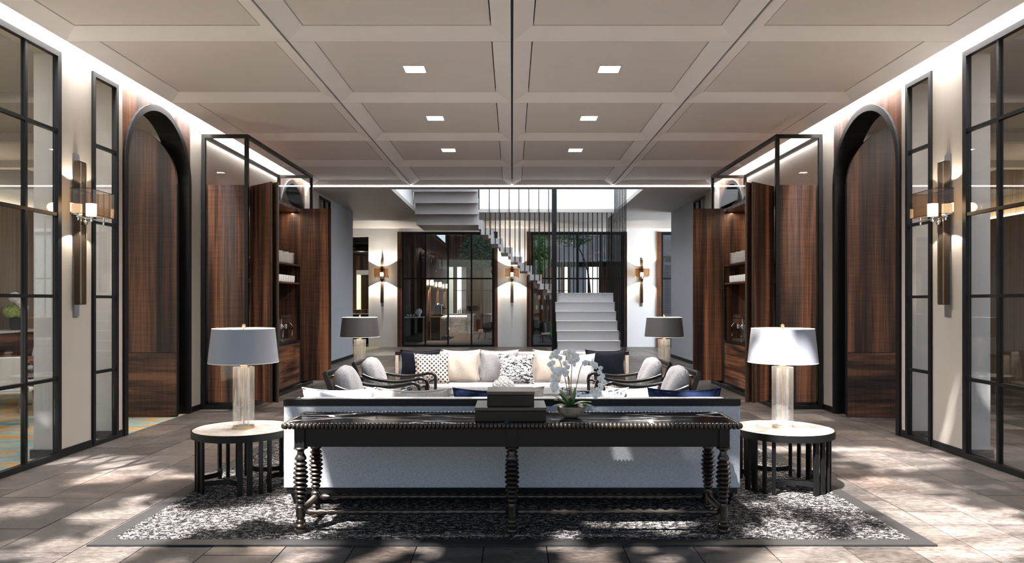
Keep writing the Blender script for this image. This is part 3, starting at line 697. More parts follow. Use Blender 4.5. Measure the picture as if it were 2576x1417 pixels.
FS = [('navy cushion at the left end of the far sofa', .62, .50, .18, 'fab_navy', -1.42, 11.28, 12, 0),
      ('beige linen cushion beside the diamond checked one', .60, .51, .18, 'fab_beige', -.79, 11.20, 12, -3),
      ('pale grey woven cushion left of centre on the far sofa', .62, .51, .18, 'fab_grey', -.20, 11.22, 12, 2),
      ('beige linen cushion behind the orchid on the far sofa', .60, .51, .18, 'fab_beige', .62, 11.20, 12, 3),
      ('light grey linen cushion between beige and navy on the right', .52, .47, .15, 'fab_white', .98, 10.98, 16, -6),
      ('navy cushion at the right end of the far sofa', .62, .50, .18, 'fab_navy', 1.44, 11.28, 12, 0),
      ('diamond checked cushion in front of the left navy one', .53, .47, .16, 'check', -1.20, 11.00, 15, 8),
      ('black and white brushstroke cushion at the middle of the far sofa', .54, .46, .16, 'print', .06, 10.98, 15, -3)]
for lab, w, h, th, m, x, y, tl, rz in FS:
    pillow(lab, w, h, th, m, (x, y-.11, zs_), -tl, R(rz))
NS = [('grey white cushion top at the left end of the near sofa', .62, .51, .16, 'fab_white', -1.46, 6.25, 7, 0),
      ('beige cushion top above the near sofa, left of centre', .62, .51, .16, 'fab_beige', -.82, 6.23, 7, 0),
      ('small patterned cushion peeking out behind the beige one', .42, .50, .13, 'print', -1.08, 6.46, 9, 0),
      ('blue cushion top beside the stacked boxes', .60, .51, .16, 'fab_blue', -.20, 6.24, 7, 0),
      ('beige print cushion corner right of the stacked boxes', .44, .50, .14, 'fab_beige', .06, 6.44, 7, 0),
      ('black and white cushion top behind the orchid bowl', .56, .51, .15, 'print', .70, 6.24, 7, 0),
      ('pale grey cushion top tucked against the right blue one', .46, .50, .14, 'fab_white', 1.04, 6.44, 7, 0),
      ('blue cushion top at the right end of the near sofa', .62, .51, .16, 'fab_blue', 1.45, 6.23, 7, 0)]
for lab, w, h, th, m, x, y, tl, rz in NS:
    pillow(lab, w, h, th, m, (x, y-.04, zs_), tl, R(rz), group='cushions on the near sofa')

# ------------------------------------------------------------------ console table with beaded edge
ct = thing('console_table', 'long black console table with beaded marble top and turned legs', 'console table', (0, 5.37, RZ))
TX, TY, TZ = 1.585, .26, .785
MB().box(-TX, TX, -TY, TY, TZ-.035, TZ).build('marble_top', M['marble_k'], ct, bevel=.004)
bead = MB().lathe([(0,-.0143),(.0135,-.0138),(.0195,-.0105),(.0228,-.005),(.0235,0),(.0228,.005),(.0195,.0105),(.0135,.0138),(0,.0143)], seg=12, axis='x').mesh('bead', M['bronze'], smooth='all')
nb = 111; pit = 2*TX/(nb-1)
for k in range(nb):
    for y in (-TY-.008, TY+.008): put('bead', bead, ct, (-TX + k*pit, y, TZ-.02))
ns = 17
for k in range(ns):
    for x in (-TX-.012, TX+.012): put('bead', bead, ct, (x, -TY + 2*TY*k/(ns-1), TZ-.02), (0,0,R(90)))
AX, AY = 1.50, .20
for y in (-AY, AY): MB().box(-AX, AX, y-.018, y+.018, .61, TZ-.0355).build('apron', M['black_wood'], ct)
for x in (-AX, AX): MB().box(x-.018, x+.018, -AY+.02, AY-.02, .61, TZ-.0355).build('apron', M['black_wood'], ct)
for x in (-AX, 0, AX):
    for y in (-AY, AY): MB().box(x-.036, x+.036, y-.036, y+.036, .609, TZ-.036).build('leg_block', M['black_wood'], ct, bevel=.002)
prof = [(.0,0),(.042,0),(.046,.012),(.042,.026),(.032,.03),(.040,.042),(.042,.052),(.036,.062),(.030,.066),(.035,.078),(.033,.086),(.025,.094),
        (.026,.108),(.033,.112),(.033,.178),(.034,.182),(.024,.192),(.022,.205),(.030,.210)]
def ring(z, r, h=.031): return [(r*.60, z), (r*.84, z+h*.2), (r*.97, z+h*.4), (r, z+h*.5), (r*.97, z+h*.6), (r*.84, z+h*.8), (r*.60, z+h)]
z = .213
for r in (.037, .042, .046, .050, .053, .0555, .053, .050, .046):
    prof += ring(z, r, .0325); z += .0325
prof += [(.030, z+.004), (.040, z+.012), (.042, z+.022), (.034, z+.038), (.025, z+.054), (.023, z+.070), (.030, z+.078), (.036, z+.084), (.048, z+.089), (.050, .600), (.045, .608), (0, .6085)]
legm = MB().lathe(prof, seg=20).mesh('leg', M['bronze_leg'] if 'bronze_leg' in M else M['bronze'], smooth=True)
for x in (-AX, 0, AX):
    for y in (-AY, AY): put('leg', legm, ct, (x, y, 0))
def bobbin(L, n, r=.025):
    pr = []
    for k in range(n):
        a = -L/2 + L*k/n; pr += [(r*.5, a), (r, a + L/n*.5)]
    return [(0, -L/2)] + pr + [(r*.5, L/2), (0, L/2)]
for y in (-AY, AY):
    for x in (-AX/2, AX/2): MB().lathe(bobbin(AX-.06, 19), (x, y, .145), 12, 'x').build('stretcher', M['bronze'], ct, smooth='all')
for x in (-AX, AX): MB().lathe(bobbin(2*AY-.06, 14), (x, 0, .145), 12, 'y').build('stretcher', M['bronze'], ct)
TT = RZ + TZ + .0005
def dbox(label, x0, x1, y0, y1, z0, z1, lid):
    b = thing('lidded_box', label, 'box', ((x0+x1)/2, (y0+y1)/2, z0), group='stacked boxes on the console'); w, d, h = (x1-x0)/2, (y1-y0)/2, z1-z0
    MB().box(-w+.003, w-.003, -d+.003, d-.003, 0, h-lid-.002).build('base', M['black_wood'], b, bevel=.002)
    MB().box(-w, w, -d, d, h-lid, h).build('lid', M['bronze_box'], b, bevel=.002)
M['bronze_box'] = plain('dark lacquer lid', (.028,.021,.017), 0.28, spec=0.6)
dbox('wide flat black lidded box at the bottom of the stack', -.265, .245, 5.16, 5.55, TT, TT+.10, .022)
dbox('smaller black lidded box on top of the wide one', -.182, .162, 5.22, 5.50, TT+.1005, TT+.207, .024)

# ------------------------------------------------------------------ side tables and lamps
def side_table(label):
    t_ = thing('side_table', label, 'side table', group='round side tables'); Rr = .435
    MB().lathe([(0,.455),(Rr,.455),(Rr,.515),(Rr-.012,.515),(Rr-.012,.50),(0,.50)], seg=64).build('rim', M['black'], t_, smooth=True)
    MB().lathe([(0,.5005),(Rr-.0125,.5005),(Rr-.0125,.512),(0,.512)], seg=64).build('stone_top', M['marble_w'], t_, smooth=True)
    for q in range(4):
        a0 = R(45 + 90*q - 12)
        for da, wd in ((-.30, .045), (-.10, .045), (.14, .03), (.34, .03)):
            a = a0 + da; rr = Rr - .045
            m = MB().box(-wd/2, wd/2, -.012, .012, 0, .455).rot(a + R(90)); m.move((rr*math.cos(a), rr*math.sin(a), 0)); m.build('leg', M['black'], t_)
        # concave lower stretcher between neighbouring leg groups
        a1 = a0 + .34; a2 = a0 + R(90) - .30; p = Vector((math.cos(a1), math.sin(a1), 0))*(Rr-.05); e = Vector((math.cos(a2), math.sin(a2), 0))*(Rr-.05)
        mid = (p+e)/2*.45
        path = [(1-u)**2*p + 2*u*(1-u)*mid + u*u*e + Vector((0,0,.085)) for u in [k/10 for k in range(11)]]
        MB().sweep(path, [(-.009,-.02),(.009,-.02),(.009,.02),(-.009,.02)]).build('stretcher', M['black'], t_)
    return t_
def table_lamp(label, dark=False, power=13, rot=0):
    t_ = thing('table_lamp', label, 'lamp', group='crystal table lamps')
    MB().lathe([(.0,0),(.095,0),(.095,.018),(0,.018)], seg=40).build('base', M['brass'], t_, smooth=True)
    cc = MB().lathe([(.0,.0185),(.092,.0185),(.092,.545),(.0,.545)], seg=40).build('crystal_column', M['crystal'], t_, smooth=True)
    core = MB()                                   # fluted core inside the clear column
    fl = [((.052 if k % 2 else .036)*math.cos(2*math.pi*k/20), (.052 if k % 2 else .036)*math.sin(2*math.pi*k/20)) for k in range(20)]
    core.prism([(x, y, .03) for x, y in fl], (0,0,.50)); core.build('fluted_core', M['crystal'], cc)
    MB().tube([(0,0,.03),(0,0,.545)], .006, 8).build('rod', M['brass'], cc)
    MB().lathe([(.03,.546),(.03,.556),(.009,.56),(.009,.90),(.016,.905),(.016,.92),(0,.93)], seg=14).build('stem', M['brass'], t_, smooth=True)
    sh = MB().lathe([(.300,.585),(.268,.885)], seg=48, cap=False).build('shade', M['shade_dark' if dark else 'shade'], t_, smooth='all')
    MB().lathe([(.2975,.5855),(.2655,.8845)], seg=48, cap=False).build('shade_lining', M['shade_in'], sh, smooth='all')
    for z, r in ((.585, .299), (.885, .267)): MB().tube([(r*math.cos(2*math.pi*k/48), r*math.sin(2*math.pi*k/48), z) for k in range(49)], .003, 6).build('shade_ring', M['shade_in'], sh)
    for k in range(3):
        a = 2*math.pi*k/3 + .4; MB().tube([(0,0,.86), (.262*math.cos(a), .262*math.sin(a), .875)], .003, 5).build('spider_arm', M['brass'], t_)
    light('bulb', 'POINT', (0,0,.73), power, (1,.84,.66), .06, parent=t_)
    return t_
st0 = side_table('round black side table with white stone top, left of the near sofa'); st0.location = (-2.395, 6.50, RZ)
dup(st0, (2.415, 6.50, RZ), R(7), 'round black side table with white stone top, right of the near sofa')
dup(st0, (-2.35, 11.25, RZ), R(20), 'round side table behind the left armchairs'); dup(st0, (2.35, 11.25, RZ), R(-20), 'round side table behind the right armchairs')
tz = RZ + .5125
lp0 = table_lamp('crystal table lamp with silver grey shade on the near left table'); lp0.location = (-2.395, 6.50, tz)
dup(lp0, (2.415, 6.50, tz), 0, 'crystal table lamp with silver grey shade on the near right table')
lp1 = table_lamp('far crystal table lamp with charcoal shade, left of the far sofa', True, 13); lp1.location = (-2.35, 11.25, tz)
dup(lp1, (2.35, 11.25, tz), 0, 'far crystal table lamp with charcoal shade, right of the far sofa')

# ------------------------------------------------------------------ armchairs (local: facing +y, back at -y)
def lattice(mb, o, ux, uz, nx, nz, w=.0028):
    o, ux, uz = Vector(o), Vector(ux), Vector(uz); n = ux.cross(uz).normalized()*.0015; a, b = ux.normalized()*w, uz.normalized()*w
    for i in range(nx+1):
        p = o + ux*(i/nx); mb.add([p-a-n, p+a-n, p+a+uz-n, p-a+uz-n, p-a+n, p+a+n, p+a+uz+n, p-a+uz+n], [(0,1,2,3),(7,6,5,4)])
    for j in range(nz+1):
        p = o + uz*(j/nz); mb.add([p-b-n*1.5, p+b-n*1.5, p+b+ux-n*1.5, p-b+ux-n*1.5, p-b+n*1.5, p+b+n*1.5, p+b+ux+n*1.5, p-b+ux+n*1.5], [(0,1,2,3),(7,6,5,4)])
    return mb
def bez(P, n=16):
    P = [Vector(p) for p in P]; out = []
    N = len(P)
    for i in range(N-1):
        p0, p1, p2, p3 = P[max(i-1,0)], P[i], P[i+1], P[min(i+2,N-1)]
        for k in range(n if i < N-2 else n+1):
            t_ = k/n
            out.append(.5*((2*p1) + (p2-p0)*t_ + (2*p0-5*p1+4*p2-p3)*t_*t_ + (3*p1-p0-3*p2+p3)*t_**3))
    return out
def armchair(label):
    t_ = thing('armchair', label, 'armchair', group='cane armchairs'); W = .355; m = M['black_wood']
    sec = lambda t: [(a*(.030+.006*math.sin(3.14*t)), b*.019) for a, b in ((-1,-.6),(-.6,-1),(.6,-1),(1,-.6),(1,.6),(.6,1),(-.6,1),(-1,.6))]
    for s in (-1, 1):
        x = s*W
        arm = bez([(x,-.36,.74),(x,-.20,.685),(x,.05,.655),(x,.26,.675),(x,.36,.695),(x,.425,.66),(x,.44,.58)], 6)
        MB().sweep(arm, sec, side=(1,0,0)).build('arm', m, t_, smooth=True)
        MB().rod((x,.42,0), (x,.435,.60), .034, .04).build('front_leg', m, t_, bevel=.004)
        MB().sweep([(x*.97,-.46,0),(x*.97,-.36,.36),(x*.97,-.38,.60),(x*.97,-.475,.885)], [(-.018,-.022),(.018,-.022),(.018,.022),(-.018,.022)], side=(1,0,0)).build('rear_leg', m, t_)
        MB().rod((x,-.36,.27), (x,.42,.27), .05, .03).build('side_rail', m, t_)
        lat = lattice(MB(), (x,-.34,.29), (0,.74,0), (0,0,.36), 36, 18); lat.build('cane_panel', M['cane'], t_)
        MB().tube(bez([(x,.28,.29),(x,.30,.50),(x,.37,.59),(x,.42,.60)], 5), .011, 6).build('arm_brace', m, t_, smooth=True)
    MB().rod((-W+.02,.425,.27), (W-.02,.425,.27), .03, .06).build('front_rail', m, t_); MB().rod((-W+.02,-.37,.27), (W-.02,-.37,.27), .03, .06).build('rear_rail', m, t_)
    MB().rod((-W+.025,-.47,.87), (W-.025,-.47,.87), .04, .05).build('crest_rail', m, t_, bevel=.006)
    lattice(MB(), (-W+.04,-.385,.34), (2*W-.08,0,0), (0,-.085,.51), 36, 26).build('back_cane', M['cane'], t_)
    MB().box(-W+.03, W-.03, -.33, .43, .292, .43).build('seat_cushion', M['fab_white'], t_, bevel=.03, segs=3)
    c = put('back_cushion', pillow_mesh(.60, .52, .25, M['fab_grey'], 14, -.16), t_, (0,-.225,.425), (R(15),0,0))
    path = [(math.copysign(abs(math.cos(a))**.35, math.cos(a))*.285, 0, .27+math.copysign(abs(math.sin(a))**.35, math.sin(a))*.255) for a in [2*math.pi*k/40 for k in range(41)]]
    return t_
ac = armchair('cane armchair nearest the viewer on the left, grey back cushion'); RC = RZ + .007; ac.location = (-1.50, 8.02, RC); ac.rotation_euler = (0,0,R(-90))
dup(ac, (-1.45, 9.22, RC), R(-92), 'cane armchair farther back on the left, grey back cushion')
dup(ac, (1.50, 8.02, RC), R(90), 'cane armchair nearest the viewer on the right, grey back cushion'); dup(ac, (1.45, 9.22, RC), R(92), 'cane armchair farther back on the right, grey back cushion')

# ------------------------------------------------------------------ coffee table with flowers
cf = thing('coffee_table', 'low coffee table with white stone top between the sofas', 'coffee table', (0, 8.62, RZ))
MB().box(-.55, .55, -.75, .75, .37, .40).build('stone_top', M['marble_w'], cf, bevel=.004)
for x in (-.50, .50):
    for y in (-.70, .70): MB().box(x-.025, x+.025, y-.025, y+.025, 0, .37).build('leg', M['black'], cf)
fv = thing('flower_vase', 'round white hydrangea bunch in a dark vase on the coffee table', 'vase', (-.10, 8.55, RZ+.4005))
MB().lathe([(0,0),(.06,0),(.085,.06),(.08,.14),(.06,.19),(.065,.205),(.05,.20),(0,.18)], seg=24).build('vase', M['vase'], fv, smooth=True)
def florets(center, rad, n, m, parent, sz=.018, name='bloom', flat=1.0):
    mb = MB(); g = math.pi*(3-math.sqrt(5))
    for k in range(n):
        z = 1-2*(k+.5)/n*.92; r = math.sqrt(max(0,1-z*z)); a = g*k
        d = Vector((r*math.cos(a), r*math.sin(a), z)).normalized(); p = Vector(center)+Vector((d.x*rad, d.y*rad, d.z*rad*flat))*rnd.uniform(.93,1.05)
        u = d.orthogonal().normalized(); w = d.cross(u); ph = rnd.random()*6
        for q in range(4):
            b = ph + q*math.pi/2; e = u*math.cos(b)+w*math.sin(b); f_ = d.cross(e)
            mb.add([p-d*.004, p+e*sz*.6+f_*sz*.5+d*.003, p+e*sz*1.1+d*.001, p+e*sz*.6-f_*sz*.5+d*.003], [(0,1,2,3)])
    mb.ball(center, rad*.93, rad*.93, rad*.93*flat, 14, 9)
    return mb.build(name, m, parent)
for dx, dy, dz, rr in ((-.055,0,.245,.075),(.055,.02,.245,.075),(0,-.05,.26,.075),(0,.05,.275,.07),(0,0,.30,.07)):
    florets((dx, dy, dz), rr, 70, M['hyd'], fv, .019)

# ------------------------------------------------------------------ orchid in a bowl on the console
oc = thing('orchid_bowl', 'white orchids in a gilded stone bowl on the console', 'orchid', (.435, 5.36, TT))
MB().lathe([(0,0),(.045,0),(.078,.02),(.098,.05),(.106,.082),(.1,.086),(.092,.078),(0,.07)], seg=32).build('bowl', M['bowl'], oc, smooth=True)
MB().lathe([(.091,.0705),(.06,.082),(0,.086)], seg=20).build('moss', M['moss'], oc, smooth=True)
def leaf(base, az, L, wd, lift, droop):
    d = Vector((math.cos(az), math.sin(az), 0)); sdv = Vector((-math.sin(az), math.cos(az), 0)); vv = []; ff = []; n = 9
    for k in range(n):
        u = k/(n-1); c = Vector(base) + d*L*u*(.75+.25*math.cos(lift)) + Vector((0,0,L*(math.sin(lift)*u - droop*u*u)))
        w = wd*math.sin(math.pi*(u*.86+.1))**.7
        for th in (0, 1): vv += [c - sdv*w + Vector((0,0,.22*w - .002*th)), c - Vector((0,0,.002*th)), c + sdv*w + Vector((0,0,.22*w - .002*th))]
    for k in range(n-1):
        b = 6*k
        ff += [(b,b+1,b+7,b+6),(b+1,b+2,b+8,b+7),(b+3,b+9,b+10,b+4),(b+4,b+10,b+11,b+5),(b,b+6,b+9,b+3),(b+2,b+5,b+11,b+8)]
    return MB().add(vv, ff)
for az, L, wd, lf, dr in ((-170,.125,.020,.35,.34),(-150,.14,.021,.75,.3),(-120,.10,.02,.45,.25),(-60,.13,.020,.55,.35),(-30,.15,.021,.6,.3),(0,.15,.019,.35,.35),(30,.13,.02,.5,.3),
                          (160,.14,.02,.8,.2),(120,.15,.021,1.0,.15),(75,.15,.020,1.1,.1),(-95,.11,.02,.9,.1),(-15,.17,.016,.25,.28),(-140,.12,.019,1.15,.05)):
    leaf((.018*math.cos(R(az)), .018*math.sin(R(az)), .084), R(az), L, wd, lf, dr).build('leaf', M['leaf'], oc, smooth='all')
fm = MB()
for q in range(5):
    a = math.pi/2 + q*2*math.pi/5; e = Vector((math.cos(a), 0, math.sin(a))); f_ = Vector((-math.sin(a), 0, math.cos(a))); L = .024 if q in (1, 4) else .021; w = .015 if q in (1, 4) else .009
    fm.add([(0,0,0), e*L*.45-f_*w+Vector((0,-.003,0)), e*L*.9-f_*w*.6+Vector((0,-.001,0)), e*L*1.05, e*L*.9+f_*w*.6+Vector((0,-.001,0)), e*L*.45+f_*w+Vector((0,-.003,0))], [(0,1,2,3,4,5)])
flower = fm.mesh('flower', M['petal']); lipm = MB().ball((0,-.004,-.003), .004, .005, .005, 6, 4).mesh('lip', M['lip'], smooth='all')
U = .00292
def lp(x, y, dy=0): return Vector(((x-1437)*U, dy, (1057-y)*U))
SP = [([(1432,1020,0),(1425,975,0),(1412,925,-.01),(1400,893,-.02),(1390,900,-.03),(1386,935,-.03)], .50, 11),
      ([(1434,1020,.01),(1430,960,.02),(1424,915,.02),(1432,892,.01),(1446,900,0),(1449,918,0)], .50, 10),
      ([(1437,1020,0),(1438,960,.03),(1440,930,.04),(1434,912,.03),(1424,925,.01),(1418,950,0)], .45, 9),
      ([(1436,1025,-.02),(1434,985,-.03),(1428,950,-.05),(1412,935,-.06),(1398,945,-.06),(1392,968,-.05),(1396,985,-.04)], .42, 14),
      ([(1440,1020,.01),(1452,975,.02),(1461,935,.02),(1470,922,.01),(1488,920,0),(1506,934,-.01),(1514,958,-.02),(1508,980,-.02),(1501,1000,-.02)], .40, 16)]
for pts, u0, nf in SP:
    path = bez([lp(*p) for p in pts], 6)
    stm = MB().tube(path, lambda t: .0035-.0018*t, 6).build('stem', M['stem'], oc, smooth='all')
    for k in range(nf):
        u = u0 + (1-u0)*k/(nf-1); p = path[min(len(path)-1, int(u*(len(path)-1)))]; sd_ = (-1)**k
        q = p + Vector((sd_*.011 + rnd.uniform(-.005,.005), rnd.uniform(-.018,.010), rnd.uniform(-.008,.008)))
        sc1 = rnd.uniform(.85, 1.15); ro = (R(rnd.uniform(-25,10)), R(rnd.uniform(-20,20)), R(sd_*rnd.uniform(5,50)))
        fl = put('flower', flower, stm, q, ro, (sc1,)*3); put('lip', lipm, fl)

# ------------------------------------------------------------------ staircase of folded white steel with black rods
sr = thing('staircase', 'white folded steel staircase hung on thin black rods', 'staircase', (0, 22.0, 0))
def sb(x0, x1, y0, y1, z0, z1, name, m): return MB().box(x0, x1, y0-22, y1-22, z0, z1).build(name, M[m], sr)
RH = .2751; T0 = 20.30; TD = .285
for k in range(7):                               # first flight, rising away
    y = T0 + k*TD; sb(1.29, 3.06, y, y+.05, max(0, k*RH-.05), (k+1)*RH-.012, 'riser', 'stair')
    sb(1.29, 3.06, y-.01, y+TD+(.05 if k < 6 else 1.6), (k+1)*RH-.012, (k+1)*RH, 'tread', 'white')
FX, FD = 1.20, .2966
for k in range(7):                               # second flight, rising to the left
    z = 7*RH + (k+1)*RH; xr = FX - k*FD
    sb(xr-FD-.06, xr, 22.0, 23.75, z-.17, z, 'tread', 'stair')
    sb(xr-.135, xr, 22.002, 23.748, z-RH-.001, z-.1705, 'riser', 'stair')
zl = 15*RH; xl = FX - 7*FD
sb(-2.87, xl, 22.0, 23.75, zl-.15, zl, 'landing', 'stair'); sb(xl-.135, xl, 22.002, 23.748, zl-RH, zl-.151, 'riser', 'stair')
for k in range(12):                              # third flight, rising towards the lounge through the ceiling opening
    y = 22.0 - k*.30; z = zl + (k+1)*.29
    sb(-2.88, -.995, y-.052, y-.001, z-.29-.155, z+.002, 'riser', 'stair'); sb(-2.87, -1.0, y-.345, y-.0455, z-.10, z, 'tread', 'stair')
sb(1.20, 1.345, 21.90, 21.98, 0, 6.8, 'newel_post', 'black')
def rodv(x, y, z0, z1, w=.026): MB().box(x-w/2, x+w/2, y-22-w/2, y-22+w/2, z0, z1).build('rod', M['black'], sr)
for k in range(7):
    xr = FX - k*FD; z = 8*RH + k*RH
    for dx, dz in ((.03, 0), (.178, 0)): rodv(xr-dx-.04, 21.975, z-.17, 6.8)
    rodv(xr-.10, 21.90, z+.02, 6.8, .018)
for k in range(12): rodv(1.43 + k*.143, 21.96, 7*RH, 6.8)
for k in range(13):
    y = 19.75 + k*.30; zb = max(0, min(7, int((y-T0)/TD)+1))*RH if y > T0 else 0
    rodv(3.085, y, zb if y < 22.2 else 7*RH, 6.8 if y < 21.9 else HC-.001)
for k in range(11): rodv(-.985, 21.8-k*.30, zl + (k+1)*.29, 7.4)

# ------------------------------------------------------------------ dining room on the left
def dining_chair(label):
    t_ = thing('dining_chair', label, 'chair', group='dining chairs beyond the left windows')
    MB().box(-.24, .24, -.22, .26, .43, .48).build('seat', M['chair_leather'], t_, bevel=.015)
    MB().prism([(-.25,-.24,.50),(.25,-.24,.50),(.22,-.34,.93),(-.22,-.34,.93)], (0,.03,.004)).build('backrest', M['chair_leather'], t_, bevel=.008)
    for s in (-1, 1):
        MB().tube([(s*.21,.22,.44),(s*.25,.27,0)], .013, 6).build('leg', M['steel'], t_); MB().tube([(s*.21,-.20,.44),(s*.25,-.34,0)], .013, 6).build('leg', M['steel'], t_)
        MB().tube([(s*.235,-.24,.52),(s*.235,-.20,.45)], .012, 6).build('back_bracket', M['steel'], t_)
    return t_
dc = dining_chair('pale leather dining chair nearest the left window wall'); dc.location = (-6.72, 9.75, 0); dc.rotation_euler = (0,0,R(25))
for x, y, a, lab in ((-7.02, 10.95, 60, 'pale leather dining chair beside the cloth covered pier'), (-8.7, 13.3, 180, 'pale leather dining chair across the dining table'),
                     (-7.6, 13.4, 175, 'pale leather dining chair at the far corner of the dining table'), (-8.3, 9.9, 0, 'pale leather dining chair at the edge of the frame')):
    dup(dc, (x, y, 0), R(a), lab)
for x, y, lab in ((-8.35, 11.65, 'long dark wood dining table among the pale chairs'), (-8.6, 16.2, 'dark wood table at the back of the dining room')):
    tb = thing('dining_table', lab, 'table', (x, y, 0))
    MB().box(-1.1, 1.1, -.5, .5, .71, .75).build('table_top', M['wood_warm'], tb, bevel=.005)
    for sx_ in (-1, 1):
        for sy_ in (-1, 1): MB().box(sx_*1.02-.03, sx_*1.02+.03, sy_*.43-.03, sy_*.43+.03, 0, .71).build('leg', M['black'], tb)
sbd = thing('sideboard', 'dark sideboard with pale stone top against the tan wall', 'sideboard', (-9.82, 14.1, 0))
MB().box(-.25, .25, -1.4, 1.4, .06, 1.06).build('carcass', M['wood_dim'], sbd); MB().box(-.27, .27, -1.42, 1.42, 1.0605, 1.10).build('top', M['marble_w'], sbd)
MB().box(-.22, .22, -1.36, 1.36, 0, .0595).build('plinth', M['black'], sbd)
for k in range(4): MB().box(.2505, .268, -1.39+.70*k, -1.39+.70*k+.67, .08, 1.04).build('door', M['wood_h'], sbd)
dv = thing('flower_vase', 'dark vase of white orchids and green hydrangea on the sideboard', 'vase', (-9.72, 14.3, 1.101))
MB().lathe([(0,0),(.10,0),(.12,.05),(.13,.25),(.15,.30),(.13,.29),(0,.2)], seg=20).build('vase', M['vase'], dv, smooth=True)
for dx, dy, dz, rr in ((-.1,-.05,.36,.12),(.1,-.05,.36,.12),(0,.1,.38,.12),(0,-.12,.34,.1),(.02,0,.42,.11)): florets((dx,dy,dz), rr, 60, M['hyd_green'], dv, .03)
for dx, dy, dz, rr in ((.04,-.12,.64,.10),(.12,-.06,.54,.09),(-.05,.05,.60,.09),(.2,-.1,.44,.07)): florets((dx,dy,dz), rr, 45, M['petal'], dv, .03)
for k in range(10):
    a = rnd.uniform(0, 6.28); leaf((0,0,.3), a, .26, .025, 1.1, .35).build('leaf', M['leaf'], dv, smooth='all')
# low sofa in the room beyond the right windows
ls = thing('lounge_sofa', 'low brown sofa in the dim room beyond the right windows', 'sofa', (9.3, 16.6, 0), R(90))
MB().box(-1.2, 1.2, -.42, .45, .12, .42).build('seat', M['fab_wall2'], ls, bevel=.03, segs=2); MB().box(-1.2, 1.2, -.45, -.25, .421, .82).build('backrest', M['fab_wall2'], ls, bevel=.04, segs=2)
for s in (-1, 1):
    MB().box(s*1.2, s*1.04, -.24, .44, .421, .62).build('arm', M['fab_wall2'], ls, bevel=.03, segs=2)
    for y in (-.36, .38): MB().box(s*1.1-.03, s*1.1+.03, y-.03, y+.03, 0, .12).build('foot', M['black'], ls)

# ------------------------------------------------------------------ courtyard behind the back windows
cg = MB().box(-14, 14, 27.0, 48, -.1, -.002).build('floor', M['paver_far2'] if 'paver_far2' in M else M['joint']); struct(cg, 'stone courtyard floor behind the back windows', 'floor')
def AT(x, y, Y): p = at(x, y, Y); return p.x, p.z
wl = thing('courtyard_wing', 'dark wood panelled wing seen through the left back window', 'building', (-3.6, 31, 0))
def wbx(x0, x1, y0, y1, z0, z1, n, m, par=wl, org=(-3.6, 31)): return MB().box(x0-org[0], x1-org[0], y0-org[1], y1-org[1], z0, z1).build(n, M[m], par)
for k in range(7): wbx(-4.75+.165*k, -4.75+.165*k+.158, 30.5, 30.6, 0, 4.6, 'wall_board', 'wood_dim')
for k in range(18): wbx(-3.66, -3.60, 30.61+.55*k, 30.61+.55*k+.54, 0, 4.6, 'wall_board', 'wood_dim')
wbx(-4.8, -3.5, 30.4, 40.8, 4.61, 4.75, 'eaves', 'wood_dim')
for y in (31.6, 35.2, 38.9):
    l_ = thing('wall_lamp', f'small glowing wall lamp on the courtyard wing, {dict([(31.6,"nearest"),(35.2,"middle"),(38.9,"farthest")])[y]}', 'wall lamp', (-3.598, y, 2.3))
    MB().lathe([(0,0),(.07,.0),(.08,.08),(.07,.22),(0,.23)], (.12,0,.08), 14).build('globe', M['candle'], l_, smooth=True)
    MB().box(0, .04, -.05, .05, -1.5, .10).build('stem_plate', M['brass'], l_); MB().box(.04, .12, -.01, .01, .04, .06).build('arm', M['brass'], l_)
    light('lamp_glow', 'SPOT', (.14,0,.02), 160, (1,.75,.5), .03, (0,0,0), l_, R(120), .6)
def cons(name, label, x0, x1, y0, y1, z, m, top):
    c = thing(name, label, 'sideboard', ((x0+x1)/2, (y0+y1)/2, 0)); w, d = (x1-x0)/2, (y1-y0)/2
    MB().box(-w, w, -d, d, z-.04, z).build('top', M[top], c); MB().box(-w+.06, w-.06, -d+.05, d-.05, .06, z-.041).build('body', M[m], c)
    for a in (-w+.03, w-.03):
        for b in (-d+.03, d-.03): MB().box(a-.02, a+.02, b-.02, b+.02, 0, z-.041).build('leg', M['brass'], c)
    return c
cons('courtyard_console', 'dark rounded console with white flowers seen through the left back window', -4.47, -3.62, 29.95, 30.45, 1.04, 'black', 'marble_w')
fv2 = thing('flower_vase', 'small white flower bunch on the console behind the left back window', 'vase', (-3.85, 30.2, 1.041)); MB().lathe([(0,0),(.05,0),(.06,.1),(.05,.12),(0,.1)], seg=12).build('vase', M['china'], fv2, smooth=True)
florets((0,0,.21), .12, 60, M['petal'], fv2, .03); florets((-.08,0,.17), .08, 40, M['petal'], fv2, .03)
tr_ = thing('serving_tray', 'black tray with white cups on the courtyard console', 'tray', (-4.2, 30.2, 1.041)); MB().box(-.22, .22, -.12, .12, 0, .02).build('tray', M['black'], tr_)
for k in range(3): MB().lathe([(0,.021),(.03,.021),(.04,.09),(0,.08)], (-.12+.12*k,0,0), 10).build('cup', M['china'], tr_, smooth=True)
cons('courtyard_counter', 'brass fronted counter along the wood wing behind the glass', -3.55, -3.05, 31.4, 35.0, 1.02, 'bronze', 'brass')
m2 = thing('coffee_machine', 'chrome coffee machine on the counter behind the left back window', 'coffee machine', (-3.3, 32.6, 1.021))
MB().box(-.2, .2, -.4, .4, .06, .5).build('body', M['chrome'], m2, bevel=.02); MB().box(-.24, .24, -.42, .42, 0, .059).build('base', M['black'], m2)
for k in range(3): MB().lathe([(.03,.501),(.035,.58)], (.0,-.25+.25*k,0), 10).build('cup', M['china'], m2, smooth=True)
